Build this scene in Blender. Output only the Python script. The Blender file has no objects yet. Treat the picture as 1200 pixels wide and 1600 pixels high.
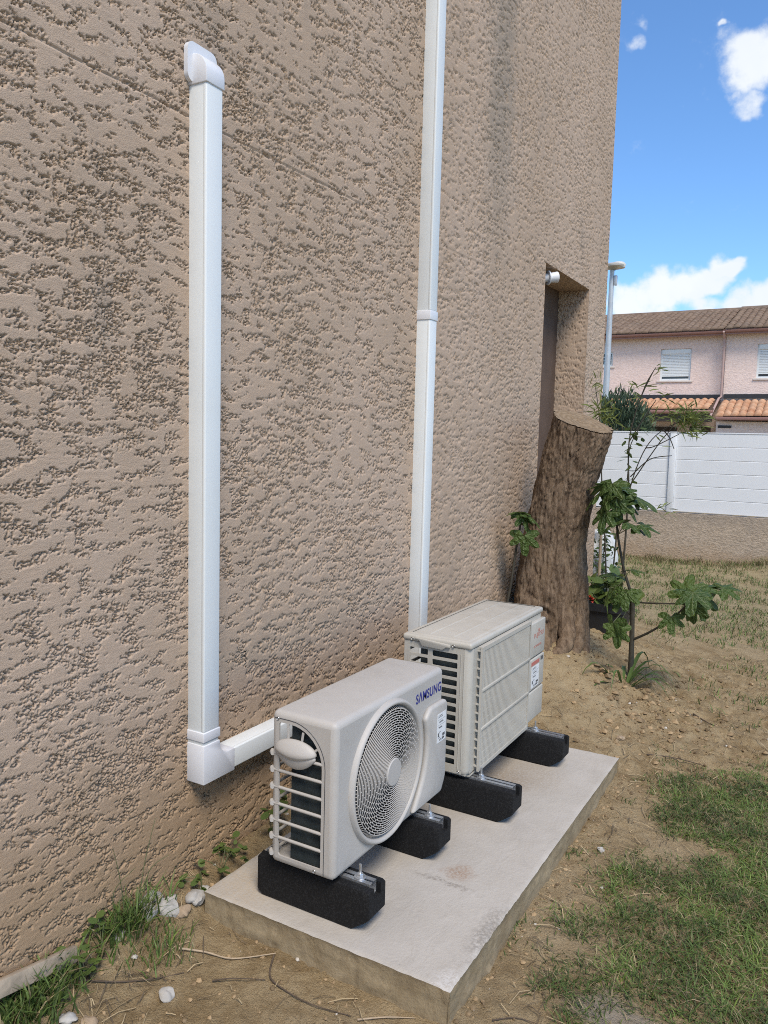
import bpy, bmesh, math, random
import numpy as np
from mathutils import Vector, Matrix
from mathutils.geometry import tessellate_polygon
R = math.radians
rnd = random.Random(7)
nrg = np.random.default_rng(11)
scene = bpy.context.scene
COL = scene.collection

# ------------------------------------------------------------------ camera
def set_camera():
    yaw, pitch, roll = R(29.9282), R(-5.3694), R(1.4611)
    fw = Vector((-math.sin(yaw)*math.cos(pitch), math.cos(yaw)*math.cos(pitch), math.sin(pitch)))
    rt = Vector((math.cos(yaw), math.sin(yaw), 0)); up = rt.cross(fw)
    rt2 = math.cos(roll)*rt + math.sin(roll)*up
    up2 = -math.sin(roll)*rt + math.cos(roll)*up
    cd = bpy.data.cameras.new('camera'); co = bpy.data.objects.new('camera', cd); COL.objects.link(co)
    m = Matrix((rt2, up2, -fw)).transposed().to_4x4(); m.translation = (1.833, 0, 1.4713)
    co.matrix_world = m
    cd.sensor_fit = 'VERTICAL'; cd.sensor_height = 36; cd.sensor_width = 27
    cd.lens = 36*1233.23/1600; cd.clip_start = .05; cd.clip_end = 1000
    scene.camera = co
set_camera()
scene.render.engine = 'CYCLES'; scene.cycles.use_denoising = False; scene.cycles.filter_width = 1.0; scene.cycles.max_bounces = 5; scene.cycles.diffuse_bounces = 2
scene.view_settings.view_transform = 'Standard'; scene.view_settings.look = 'None'
scene.view_settings.exposure = EXPOSURE = 0.68
scene.view_settings.gamma = 1

# ------------------------------------------------------------------ world and sun
SUN_EL, SUN_AZ = R(54), (0.50, -0.52)       # azimuth as the x, y the light comes from
class NT:
    """small helper to write node trees"""
    def __init__(s, nt): s.nt = nt; s.n = nt.nodes; s.l = nt.links
    def node(s, t, **kw):
        n = s.n.new(t)
        for k, v in kw.items():
            setattr(n, k, v)
        return n
    def put(s, sock, v):
        if isinstance(v, bpy.types.NodeSocket): s.l.new(v, sock)
        elif v is not None:
            if hasattr(sock, 'default_value'):
                dv = sock.default_value
                if hasattr(dv, '__len__') and not hasattr(v, '__len__'): v = [v]*len(dv)
                if hasattr(dv, '__len__') and len(dv) == 4 and len(v) == 3: v = (*v, 1)
                sock.default_value = v
    def math(s, op, a, b=None, c=None, clamp=False):
        n = s.node('ShaderNodeMath', operation=op, use_clamp=clamp)
        s.put(n.inputs[0], a); s.put(n.inputs[1], b)
        if c is not None: s.put(n.inputs[2], c)
        return n.outputs[0]
    def vmath(s, op, a, b=None, scale=None):
        n = s.node('ShaderNodeVectorMath', operation=op)
        s.put(n.inputs[0], a)
        if b is not None: s.put(n.inputs[1], b)
        if scale is not None: s.put(n.inputs['Scale'], scale)
        return n.outputs['Value'] if op in ('LENGTH', 'DISTANCE', 'DOT_PRODUCT') else n.outputs['Vector']
    def noise(s, vec, scale, detail=4, rough=.55, dist=0, out='Fac'):
        n = s.node('ShaderNodeTexNoise'); s.put(n.inputs['Vector'], vec)
        n.inputs['Scale'].default_value = scale; n.inputs['Detail'].default_value = detail
        n.inputs['Roughness'].default_value = rough; n.inputs['Distortion'].default_value = dist
        return n.outputs[out]
    def ramp(s, fac, a, b, lo=0., hi=1.):
        n = s.node('ShaderNodeMapRange', interpolation_type='SMOOTHSTEP')
        s.put(n.inputs['Value'], fac); s.put(n.inputs['From Min'], a); s.put(n.inputs['From Max'], b)
        s.put(n.inputs['To Min'], lo); s.put(n.inputs['To Max'], hi)
        return n.outputs[0]
    def mix(s, fac, a, b):
        n = s.node('ShaderNodeMix', data_type='RGBA')
        s.put(n.inputs[0], fac); s.put(n.inputs[6], a); s.put(n.inputs[7], b)
        return n.outputs[2]
    def mapping(s, vec, scale=(1, 1, 1), loc=(0, 0, 0), rot=(0, 0, 0)):
        n = s.node('ShaderNodeMapping'); s.put(n.inputs[0], vec)
        n.inputs['Location'].default_value = loc; n.inputs['Scale'].default_value = scale; n.inputs['Rotation'].default_value = rot
        return n.outputs[0]
    def bump(s, h, dist, strength=1, normal=None):
        n = s.node('ShaderNodeBump'); s.put(n.inputs['Height'], h); n.inputs['Distance'].default_value = dist
        n.inputs['Strength'].default_value = strength
        if normal is not None: s.put(n.inputs['Normal'], normal)
        return n.outputs[0]

def make_world():
    w = bpy.data.worlds.new('World'); scene.world = w; w.use_nodes = True
    t = NT(w.node_tree); t.n.clear()
    out = t.node('ShaderNodeOutputWorld'); bg = t.node('ShaderNodeBackground')
    sky = t.node('ShaderNodeTexSky', sky_type='NISHITA'); sky.sun_disc = False
    sky.sun_elevation = SUN_EL; sky.sun_rotation = math.atan2(SUN_AZ[0], SUN_AZ[1])
    sky.air_density = 1.0; sky.dust_density = .25; sky.ozone_density = 2.2; sky.altitude = 100
    d = t.node('ShaderNodeTexCoord').outputs['Generated']
    d = t.vmath('NORMALIZE', d)
    n1 = t.noise(d, 9, 4, .6, out='Color'); wv = t.vmath('SUBTRACT', n1, (.5, .5, .5))
    dw = t.vmath('ADD', d, t.vmath('SCALE', wv, scale=.10))
    n2 = t.noise(d, 34, 5, .68)
    # cumulus banks: (direction, size, weight)
    banks = CLOUDS
    acc = None
    for (c, r, wt) in banks:
        v = t.vmath('SUBTRACT', dw, c); v = t.vmath('MULTIPLY', v, (1, 1, 1.5))
        m = t.math('MULTIPLY', t.ramp(t.vmath('LENGTH', v), r, r*.25), wt)
        acc = m if acc is None else t.math('MAXIMUM', acc, m)
    # broken cloud over the rest of the sky
    g = t.ramp(t.noise(t.mapping(d, (1, 1, 1.8), (3.1, .4, 1.7)), 2.6, 5, .58), .47, .66)
    far = t.ramp(t.vmath('DOT_PRODUCT', d, VIEWDIR), .80, .55)
    acc = t.math('MAXIMUM', acc, t.math('MULTIPLY', g, far))
    dens = t.ramp(t.math('ADD', acc, t.math('MULTIPLY', t.math('SUBTRACT', n2, .5), 1.15)), .12, .92)
    shade = t.ramp(t.noise(dw, 14, 2, .6), .3, .65, .80, 1.0)
    cc = t.mix(shade, (3.4, 3.9, 4.6), (5.0, 5.2, 5.4))
    skyc = t.vmath('MULTIPLY', sky.outputs[0], (.66, .89, 1.10))
    col = t.mix(t.math('MULTIPLY', dens, .96), skyc, cc)
    t.l.new(col, bg.inputs['Color']); bg.inputs['Strength'].default_value = .122
    t.l.new(bg.outputs[0], out.inputs[0])
    w.cycles.sampling_method = 'MANUAL'; w.cycles.sample_map_resolution = 512
    sd = bpy.data.lights.new('sun', 'SUN'); sd.energy = 2.3; sd.angle = R(22); sd.color = (1, .90, .77)
    so = bpy.data.objects.new('sun', sd); COL.objects.link(so)
    a = Vector((SUN_AZ[0], SUN_AZ[1], 0)).normalized()
    dirn = Vector((a.x*math.cos(SUN_EL), a.y*math.cos(SUN_EL), math.sin(SUN_EL)))
    so.rotation_euler = dirn.to_track_quat('Z', 'Y').to_euler(); so.location = (0, 0, 30)
VIEWDIR = (-.164, .946, .279)
CLOUDS = [((-.0948, .918, .3852), .060, 1.0), ((-.06, .915, .395), .07, 1.0), ((-.1118, .9284, .3545), .026, .6),
          ((-.2405, .9573, .1602), .052, 1.0), ((-.2161, .9626, .1633), .052, 1.0), ((-.1886, .9673, .1696), .054, 1.05),
          ((-.1583, .9713, .1776), .055, 1.1), ((-.1355, .9721, .1916), .046, 1.05), ((-.1164, .9717, .2053), .036, 1.0),
          ((-.1026, .9718, .2124), .020, .8), ((-.1343, .9778, .1607), .042, .9), ((-.1015, .982, .1593), .045, .9),
          ((-.0665, .9847, .161), .05, .9), ((-.2192, .8828, .4155), .018, .5), ((-.2072, .8773, .4328), .018, .4), ((-.1307, .9039, .4074), .007, .6)]
make_world()

# ------------------------------------------------------------------ helpers
def tag(o, label=None, cat=None, group=None, kind=None):
    if label: o['label'] = label
    if cat: o['category'] = cat
    if group: o['group'] = group
    if kind: o['kind'] = kind
    return o
def empty(name, loc, label, cat, group=None):
    o = bpy.data.objects.new(name, None); COL.objects.link(o); o.location = loc
    o.empty_display_size = .1
    return tag(o, label, cat, group)
def origin_of(p):
    v = Vector((0, 0, 0))
    while p is not None: v += p.location; p = p.parent
    return v
def link(name, me, mat, parent=None, base=None):
    o = bpy.data.objects.new(name, me); COL.objects.link(o)
    if mat is not None and not me.materials: me.materials.append(mat)
    if parent is not None: o.parent = parent
    if base is not None: o.location = base
    return o
def copy_tree(o, parent=None):
    c = o.copy(); COL.objects.link(c); c.parent = parent
    for ch in o.children: copy_tree(ch, c)
    return c
def finish(me, smooth=35):
    if smooth:
        me.polygons.foreach_set('use_smooth', [True]*len(me.polygons))
        if smooth < 180: me.set_sharp_from_angle(angle=R(smooth))
    me.update()
def np_mesh(name, V, quads=None, tris=None, smooth=180, col=None):
    """mesh from numpy arrays"""
    V = np.asarray(V, np.float32)
    me = bpy.data.meshes.new(name)
    parts = []; tot = []
    if quads is not None and len(quads): parts.append(np.asarray(quads, np.int32).ravel()); tot.append(np.full(len(quads), 4, np.int32))
    if tris is not None and len(tris): parts.append(np.asarray(tris, np.int32).ravel()); tot.append(np.full(len(tris), 3, np.int32))
    li = np.concatenate(parts); tot = np.concatenate(tot)
    me.vertices.add(len(V)); me.vertices.foreach_set('co', V.ravel())
    me.loops.add(len(li)); me.loops.foreach_set('vertex_index', li)
    me.polygons.add(len(tot)); st = np.zeros(len(tot), np.int32); st[1:] = np.cumsum(tot)[:-1]
    me.polygons.foreach_set('loop_start', st); me.polygons.foreach_set('loop_total', tot)
    me.polygons.foreach_set('use_smooth', np.full(len(tot), bool(smooth)))
    me.update(calc_edges=True)
    if smooth and smooth < 180: me.set_sharp_from_angle(angle=R(smooth))
    if col is not None:
        at = me.attributes.new('tint', 'FLOAT_COLOR', 'POINT')
        c4 = np.ones((len(V), 4), np.float32); c4[:, :3] = col; at.data.foreach_set('color', c4.ravel())
    return me
def grid_quads(nu, nv, off=0):
    i = np.arange(nu-1)[:, None]*nv + np.arange(nv-1)[None, :] + off
    return np.stack([i, i+nv, i+nv+1, i+1], -1).reshape(-1, 4)

class MB:
    """collects shapes in world coordinates; build() makes ONE mesh object"""
    def __init__(s): s.v = []; s.f = []
    def add(s, vs, fs):
        o = len(s.v); s.v += [tuple(v) for v in vs]; s.f += [tuple(i+o for i in f) for f in fs]; return s
    def box(s, x0, x1, y0, y1, z0, z1, bev=0, seg=2, drop=()):
        bm = bmesh.new(); bmesh.ops.create_cube(bm, size=1)
        for v in bm.verts: v.co = Vector(((x0+x1)/2+v.co.x*(x1-x0), (y0+y1)/2+v.co.y*(y1-y0), (z0+z1)/2+v.co.z*(z1-z0)))
        if bev: bmesh.ops.bevel(bm, geom=list(bm.edges), offset=bev, segments=seg, profile=.5, affect='EDGES')
        if drop:
            bm.normal_update(); kill = []
            for f in bm.faces:
                for d in drop:
                    if f.normal.dot(Vector(d)) > .9999: kill.append(f)
            bmesh.ops.delete(bm, geom=kill, context='FACES')
        s.bm(bm); return s
    def bm(s, bm, M=None):
        bm.verts.index_update()
        vs = [(M @ v.co) if M else v.co for v in bm.verts]
        s.add(vs, [[v.index for v in f.verts] for f in bm.faces]); bm.free(); return s
    def tube(s, path, rad, n=8, cap=True, flat=None):
        P = [Vector(p) for p in path]; k = len(P)
        rad = rad if hasattr(rad, '__len__') else [rad]*k
        ref = None; rings = []
        for i, p in enumerate(P):
            t = (P[min(i+1, k-1)]-P[max(i-1, 0)]).normalized()
            if ref is None:
                ref = Vector((0, 0, 1)) if abs(t.z) < .9 else Vector((1, 0, 0))
            a = (ref - t*ref.dot(t)).normalized(); ref = a; b = t.cross(a)
            rings.append([p + (a*math.cos(2*math.pi*j/n) + b*math.sin(2*math.pi*j/n))*rad[i] for j in range(n)])
        vs = [v for r in rings for v in r]; fs = []
        for i in range(k-1):
            for j in range(n):
                a0 = i*n+j; a1 = i*n+(j+1) % n
                fs.append((a0, a1, a1+n, a0+n))
        if cap: fs.append(tuple(range(n-1, -1, -1))); fs.append(tuple((k-1)*n+j for j in range(n)))
        return s.add(vs, fs)
    def ring(s, c, axis, Rr, r, n=48, m=6):
        """torus about an axis ('x')"""
        vs = []; fs = []
        for i in range(n):
            a = 2*math.pi*i/n
            for j in range(m):
                b = 2*math.pi*j/m
                rr = Rr + r*math.cos(b); vs.append((c[0]+r*math.sin(b), c[1]+rr*math.cos(a), c[2]+rr*math.sin(a)))
        for i in range(n):
            for j in range(m):
                fs.append((i*m+j, i*m+(j+1) % m, ((i+1) % n)*m+(j+1) % m, ((i+1) % n)*m+j))
        return s.add(vs, fs)
    def lathe(s, c, prof, axis='x', n=48, closed=False):
        """prof: list of (along axis, radius)"""
        vs = []; fs = []; k = len(prof)
        for i in range(n):
            a = 2*math.pi*i/n; ca, sa = math.cos(a), math.sin(a)
            for (h, r) in prof:
                if axis == 'x': vs.append((c[0]+h, c[1]+r*ca, c[2]+r*sa))
                elif axis == 'z': vs.append((c[0]+r*ca, c[1]+r*sa, c[2]+h))
                else: vs.append((c[0]+r*sa, c[1]+h, c[2]+r*ca))
        for i in range(n):
            for j in range(k-1):
                i2 = (i+1) % n
                fs.append((i*k+j, i2*k+j, i2*k+j+1, i*k+j+1))
        return s.add(vs, fs)
    def plate(s, outer, holes, plane, at, th):
        """flat plate with holes. plane 'y': 2-D = (x, z) at y=at..at+th ; 'x': 2-D = (y, z) at x=at..at+th; 'z': (x,y)"""
        def P(p, t):
            if plane == 'y': return (p[0], at+t, p[1])
            if plane == 'x': return (at+t, p[0], p[1])
            return (p[0], p[1], at+t)
        loops = [outer]+list(holes)
        flat = [p for l in loops for p in l]
        tri = tessellate_polygon([[Vector((p[0], p[1], 0)) for p in l] for l in loops])
        n = len(flat)
        vs = [P(p, 0) for p in flat]+[P(p, th) for p in flat]
        fs = [tuple(t) for t in tri]+[tuple(i+n for i in reversed(t)) for t in tri]
        o = 0
        for l in loops:
            m = len(l)
            for i in range(m): fs.append((o+i, o+(i+1) % m, o+(i+1) % m+n, o+i+n))
            o += m
        return s.add(vs, fs)
    def prism(s, poly, plane, a, b, bev=0, seg=2):
        bm = bmesh.new()
        def P(p, t):
            if plane == 'y': return (p[0], t, p[1])
            if plane == 'x': return (t, p[0], p[1])
            return (p[0], p[1], t)
        v0 = [bm.verts.new(P(p, a)) for p in poly]; v1 = [bm.verts.new(P(p, b)) for p in poly]
        n = len(poly); bm.faces.new(v0); bm.faces.new(list(reversed(v1)))
        for i in range(n): bm.faces.new((v0[i], v1[i], v1[(i+1) % n], v0[(i+1) % n]))
        bmesh.ops.recalc_face_normals(bm, faces=bm.faces)
        if bev:
            bmesh.ops.bevel(bm, geom=list(bm.edges), offset=bev, segments=seg, profile=.5, affect='EDGES', clamp_overlap=True)
        return s.bm(bm)
    def mesh(s, name, off=(0, 0, 0), smooth=35):
        me = bpy.data.meshes.new(name); o = Vector(off)
        me.from_pydata([Vector(v)-o for v in s.v], [], s.f)
        bm = bmesh.new(); bm.from_mesh(me); bmesh.ops.recalc_face_normals(bm, faces=bm.faces); bm.to_mesh(me); bm.free()
        finish(me, smooth); return me
    def build(s, name, mat, parent=None, base=None, smooth=35):
        off = origin_of(parent) if parent is not None else Vector(base or (0, 0, 0))
        return link(name, s.mesh(name, off, smooth), mat, parent, base if parent is None else None)

def rrect(x0, x1, z0, z1, r, n=4):
    pts = []
    for cx, cz, a0 in ((x1-r, z1-r, 0), (x0+r, z1-r, 90), (x0+r, z0+r, 180), (x1-r, z0+r, 270)):
        for i in range(n+1):
            a = R(a0+90*i/n); pts.append((cx+r*math.cos(a), cz+r*math.sin(a)))
    return pts
def circle(cy, cz, r, n=64): return [(cy+r*math.cos(2*math.pi*i/n), cz+r*math.sin(2*math.pi*i/n)) for i in range(n)]

# noise in numpy
def _h(ix, iy, s):
    n = (ix.astype(np.int64)*374761393 + iy.astype(np.int64)*668265263 + s*974634777) & 0x7fffffff
    n = (n ^ (n >> 13))*1274126177 & 0x7fffffff
    n = (n ^ (n >> 15))*2246822519 & 0x7fffffff
    return ((n ^ (n >> 14)) & 0xffff)/65536.*2*np.pi
def gn(x, y, s=0):
    """gradient noise, about -0.7 to 0.7"""
    x, y = np.broadcast_arrays(np.asarray(x, float), np.asarray(y, float))
    ix = np.floor(x); iy = np.floor(y); fx = x-ix; fy = y-iy
    u = fx*fx*fx*(fx*(fx*6-15)+10); v = fy*fy*fy*(fy*(fy*6-15)+10)
    def g(a, b):
        t = _h(ix+a, iy+b, s); return np.cos(t)*(fx-a)+np.sin(t)*(fy-b)
    return (g(0, 0)*(1-u)+g(1, 0)*u)*(1-v)+(g(0, 1)*(1-u)+g(1, 1)*u)*v
def fbm(x, y, s=0, o=4, g=.5):
    r = 0; a = 1; f = 1
    for i in range(o): r = r+a*gn(x*f, y*f, s+i); a *= g; f *= 2.03
    return r
def sst(a, b, x):
    t = np.clip((x-a)/(b-a), 0, 1); return t*t*(3-2*t)

# ------------------------------------------------------------------ materials
def new_mat(name):
    m = bpy.data.materials.new(name); m.use_nodes = True
    t = NT(m.node_tree); b = t.n['Principled BSDF']
    return m, t, b
def paint(name, col, rough=.45, var=.06, scale=6, spec=.4, bump=0, bscale=200, metallic=0, dirt=None, dirt_amt=.0):
    """painted or moulded surface: slight mottling, faint dirt, fine relief"""
    m, t, b = new_mat(name)
    c = t.node('ShaderNodeTexCoord').outputs['Object']
    n = t.noise(c, scale, 5, .6)
    col = Vector(col)
    k = t.mix(t.ramp(n, .3, .7), tuple(col*(1-var)), tuple(col*(1+var*.6)))
    if dirt:
        k = t.mix(t.math('MULTIPLY', t.ramp(t.noise(c, scale*2.3, 7, .7), .52, .75), dirt_amt), k, dirt)
    t.put(b.inputs['Base Color'], k)
    t.put(b.inputs['Roughness'], t.ramp(t.noise(c, scale*4, 4), .3, .7, rough*.85, min(1, rough*1.2)))
    b.inputs['Specular IOR Level'].default_value = spec; b.inputs['Metallic'].default_value = metallic
    if bump: t.put(b.inputs['Normal'], t.bump(t.noise(c, bscale, 3), bump))
    return m
M = {}
M['pvc'] = paint('white_pvc', (.71, .74, .735), .38, .02, 3, dirt=(.56, .54, .49), dirt_amt=.12)
M['pvc2'] = paint('white_pvc_fitting', (.70, .71, .735), .34, .02, 3)
M['case_grey'] = paint('warm_grey_casing', (.445, .422, .39), .45, .03, 4, bump=.0004, bscale=900, dirt=(.33, .30, .25), dirt_amt=.28)
M['case_top'] = M['case_grey']
M['case_cream'] = paint('cream_casing', (.465, .44, .385), .42, .04, 4, bump=.0003, bscale=900, dirt=(.32, .29, .22), dirt_amt=.34)
M['coil'] = paint('heat_exchanger', (.045, .055, .055), .6, .2, 30)
M['black_plastic'] = paint('black_plastic', (.02, .02, .021), .5, .2, 10)
M['fan'] = paint('dark_fan_plastic', (.05, .052, .055), .5, .2, 10)
M['screw'] = paint('zinc_screw', (.35, .34, .32), .35, .1, 50, metallic=.8)
M['zinc'] = paint('galvanised_steel', (.62, .63, .64), .38, .1, 60, metallic=.9)
M['logo_blue'] = paint('blue_logo_ink', (.02, .028, .20), .5, .02, 5)
M['logo_red'] = paint('faded_red_logo_ink', (.42, .17, .13), .6, .1, 60)
M['red_print'] = paint('red_label_print', (.48, .16, .13), .6, .1, 60)
M['ink'] = paint('black_print_ink', (.10, .10, .10), .6, .05, 60)
M['sticker'] = paint('white_sticker', (.72, .73, .73), .4, .03, 20)
M['dark_wood'] = paint('dark_brown_wood', (.055, .040, .030), .6, .2, 8)
M['gal_pole'] = paint('galvanised_pole', (.50, .53, .55), .45, .08, 9, metallic=.3)
M['lamp_head'] = paint('lamp_head', (.42, .40, .36), .5, .1, 9)
M['lamp_glass'] = paint('lamp_diffuser', (.62, .60, .52), .3, .05, 9)
M['gutter'] = paint('brown_gutter', (.27, .145, .12), .45, .08, 5)
M['black_band'] = paint('dark_flashing', (.035, .035, .038), .6, .1, 5)
M['fence_pvc'] = paint('white_fence_pvc', (.74, .76, .78), .5, .02, 2, dirt=(.6, .6, .58), dirt_amt=.08)
M['shutter'] = paint('white_roller_shutter', (.70, .74, .74), .5, .02, 2)
M['sill'] = paint('pale_sill', (.62, .55, .49), .7, .05, 5)
M['sillp'] = paint('pink_painted_pipe', (.42, .30, .27), .6, .05, 5)
M['pot'] = paint('dark_plastic_pot', (.022, .024, .028), .45, .15, 12)
M['flower'] = paint('red_petals', (.45, .025, .012), .6, .15, 30)
M['glass'] = paint('window_glass', (.05, .06, .07), .1, .05, 3, spec=.6)

def rubber_mat():
    m, t, b = new_mat('recycled_rubber')
    c = t.node('ShaderNodeTexCoord').outputs['Object']
    v = t.node('ShaderNodeTexVoronoi'); t.put(v.inputs['Vector'], c); v.inputs['Scale'].default_value = 260
    g = t.ramp(v.outputs['Color'], .45, .95)
    t.put(b.inputs['Base Color'], t.mix(g, (.004, .004, .0045), (.016, .016, .0165)))
    b.inputs['Roughness'].default_value = .75; b.inputs['Specular IOR Level'].default_value = .3
    t.put(b.inputs['Normal'], t.bump(t.noise(c, 320, 3), .0015))
    return m
M['rubber'] = rubber_mat()

def stucco_mat(name, col, fine=.0022):
    m, t, b = new_mat(name)
    p = t.node('ShaderNodeNewGeometry').outputs['Position']
    col = Vector(col)
    h = t.noise(t.mapping(p, (1, 1, 1.3)), 260, 3, .7)
    big = t.noise(p, 1.1, 3, .6); mid = t.noise(p, 8, 4, .65)
    k = t.mix(t.ramp(big, .35, .68), tuple(col*.92), tuple(Vector((col.x*1.04, col.y*1.05, col.z*1.08))))
    k = t.mix(t.ramp(mid, .3, .75, 0, .35), k, tuple(Vector((col.x*1.06, col.y*1.0, col.z*.92))))
    k = t.mix(t.ramp(h, .35, .8, 0, .3), k, tuple(col*.78))
    # grey weathering: run-down streaks and patches with shapes of their own
    st = t.noise(t.mapping(p, (1, 1.6, .6)), 2.6, 5, .66)
    k = t.mix(t.ramp(st, .55, .76, 0, .42), k, (.20, .18, .155))
    s = t.node('ShaderNodeSeparateXYZ'); t.put(s.inputs[0], p)
    # one greenish run-off streak under the roof edge
    yy = t.math('ADD', s.outputs[1], t.math('MULTIPLY', t.math('SUBTRACT', mid, .5), .5))
    d = t.math('ABSOLUTE', t.math('SUBTRACT', yy, 4.42))
    sk = t.math('MULTIPLY', t.ramp(d, .30, .04), t.ramp(t.math('ADD', s.outputs[2], t.math('MULTIPLY', mid, .9)), 2.6, 3.9))
    k = t.mix(t.math('MULTIPLY', sk, .45), k, (.17, .165, .14))
    # ochre soil splash low on the wall
    zz = t.math('ADD', s.outputs[2], t.math('MULTIPLY', t.math('SUBTRACT', mid, .5), .7))
    k = t.mix(t.ramp(zz, .80, -.02, 0, .72), k, (.345, .225, .118))
    t.put(b.inputs['Base Color'], k); b.inputs['Roughness'].default_value = .92; b.inputs['Specular IOR Level'].default_value = .2
    t.put(b.inputs['Normal'], t.bump(h, fine))
    return m
M['stucco'] = stucco_mat('beige_stucco', (.475, .360, .264))

def far_stucco(name, col):
    m, t, b = new_mat(name)
    p = t.node('ShaderNodeNewGeometry').outputs['Position']; col = Vector(col)
    sm = t.noise(t.mapping(p, (1, 1, 1.5)), 11, 6, .7)
    k = t.mix(t.ramp(sm, .35, .65), tuple(col*.92), tuple(col*1.05))
    k = t.mix(t.ramp(t.noise(p, .7, 4), .5, .8, 0, .3), k, tuple(col*.78))
    t.put(b.inputs['Base Color'], k); b.inputs['Roughness'].default_value = .95; b.inputs['Specular IOR Level'].default_value = .15
    t.put(b.inputs['Normal'], t.bump(t.noise(t.mapping(p, (1, 1, 1.6)), 14, 4, .7), .018))
    return m
M['pink'] = far_stucco('pink_roughcast', (.74, .595, .53))
M['pink2'] = far_stucco('pale_pink_roughcast', (.75, .61, .545))

def garden_wall_mat():
    m, t, b = new_mat('weathered_rendered_wall')
    p = t.node('ShaderNodeNewGeometry').outputs['Position']
    s = t.node('ShaderNodeSeparateXYZ'); t.put(s.inputs[0], p)
    n = t.noise(p, 5, 6, .65); f = t.noise(t.mapping(p, (1, 1, 2)), 30, 5, .7)
    k = t.mix(t.ramp(f, .3, .7), (.34, .27, .20), (.56, .45, .34))
    z = t.math('ADD', s.outputs[2], t.math('MULTIPLY', t.math('SUBTRACT', n, .5), .5))
    k = t.mix(t.ramp(z, .3, .62, 0, .55), k, (.27, .235, .20))
    k = t.mix(t.ramp(z, .22, -.05, 0, .5), k, (.42, .285, .165))
    t.put(b.inputs['Base Color'], k); b.inputs['Roughness'].default_value = .95
    t.put(b.inputs['Normal'], t.bump(f, .014))
    return m
M['gwall'] = garden_wall_mat()

def slab_mat():
    m, t, b = new_mat('cast_concrete')
    p = t.node('ShaderNodeNewGeometry').outputs['Position']
    nz = t.node('ShaderNodeNewGeometry').outputs['Normal']
    s = t.node('ShaderNodeSeparateXYZ'); t.put(s.inputs[0], p)
    sn = t.node('ShaderNodeSeparateXYZ'); t.put(sn.inputs[0], nz)
    big = t.noise(p, 2.4, 6, .6); sw = t.noise(t.mapping(p, (1.5, .7, 1), rot=(0, 0, .5)), 9, 7, .7, .8); fn = t.noise(p, 90, 5, .7)
    k = t.mix(t.ramp(big, .3, .7), (.39, .355, .305), (.47, .435, .385))
    k = t.mix(t.ramp(sw, .45, .8, 0, .5), k, (.34, .31, .265))
    k = t.mix(t.ramp(fn, .55, .85, 0, .4), k, (.33, .31, .28))
    # scattered pin holes and darker specks
    v = t.node('ShaderNodeTexVoronoi'); t.put(v.inputs['Vector'], p); v.inputs['Scale'].default_value = 28
    k = t.mix(t.ramp(v.outputs['Distance'], .07, .03, 0, .35), k, (.16, .15, .13))
    # rusty brown soil smear on top
    def blot(c, r, col, amt, k):
        q = t.vmath('MULTIPLY', t.vmath('SUBTRACT', t.vmath('ADD', p, t.vmath('SCALE', t.vmath('SUBTRACT', t.noise(p, 22, 5, .7, out='Color'), (.5, .5, .5)), scale=.09)), c), r)
        return t.mix(t.math('MULTIPLY', t.ramp(t.vmath('LENGTH', q), 1, .2), t.math('MULTIPLY', t.ramp(fn, .35, .6), amt)), k, col)
    k = blot((.80, 2.37, 0), (13, 15, 1), (.30, .19, .12), .75, k)
    k = blot((.66, 3.15, 0), (6, 6, 1), (.22, .17, .12), .75, k)
    k = blot((.70, 3.25, 0), (3.5, 4, 1), (.34, .28, .21), .7, k)
    k = blot((.78, 2.29, 0), (6, 60, 1), (.20, .17, .14), .7, k)
    k = blot((.25, 1.95, 0), (5, 4, 1), (.43, .35, .25), .6, k)
    # worn, gritty edge
    k = blot((1.01, 2.12, 0), (18, 4.5, 1), (.19, .17, .145), .6, k)
    k = blot((1.0, 1.86, 0), (16, 12, 1), (.62, .60, .57), .5, k)
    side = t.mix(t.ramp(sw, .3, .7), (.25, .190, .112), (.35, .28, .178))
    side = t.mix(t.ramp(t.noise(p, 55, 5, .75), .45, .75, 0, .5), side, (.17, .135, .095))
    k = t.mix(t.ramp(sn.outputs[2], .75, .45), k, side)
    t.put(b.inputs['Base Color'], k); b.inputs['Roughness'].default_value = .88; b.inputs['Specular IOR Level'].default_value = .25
    t.put(b.inputs['Normal'], t.bump(t.math('ADD', t.math('MULTIPLY', fn, .6), sw), .0035))
    return m
M['slab'] = slab_mat()

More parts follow.
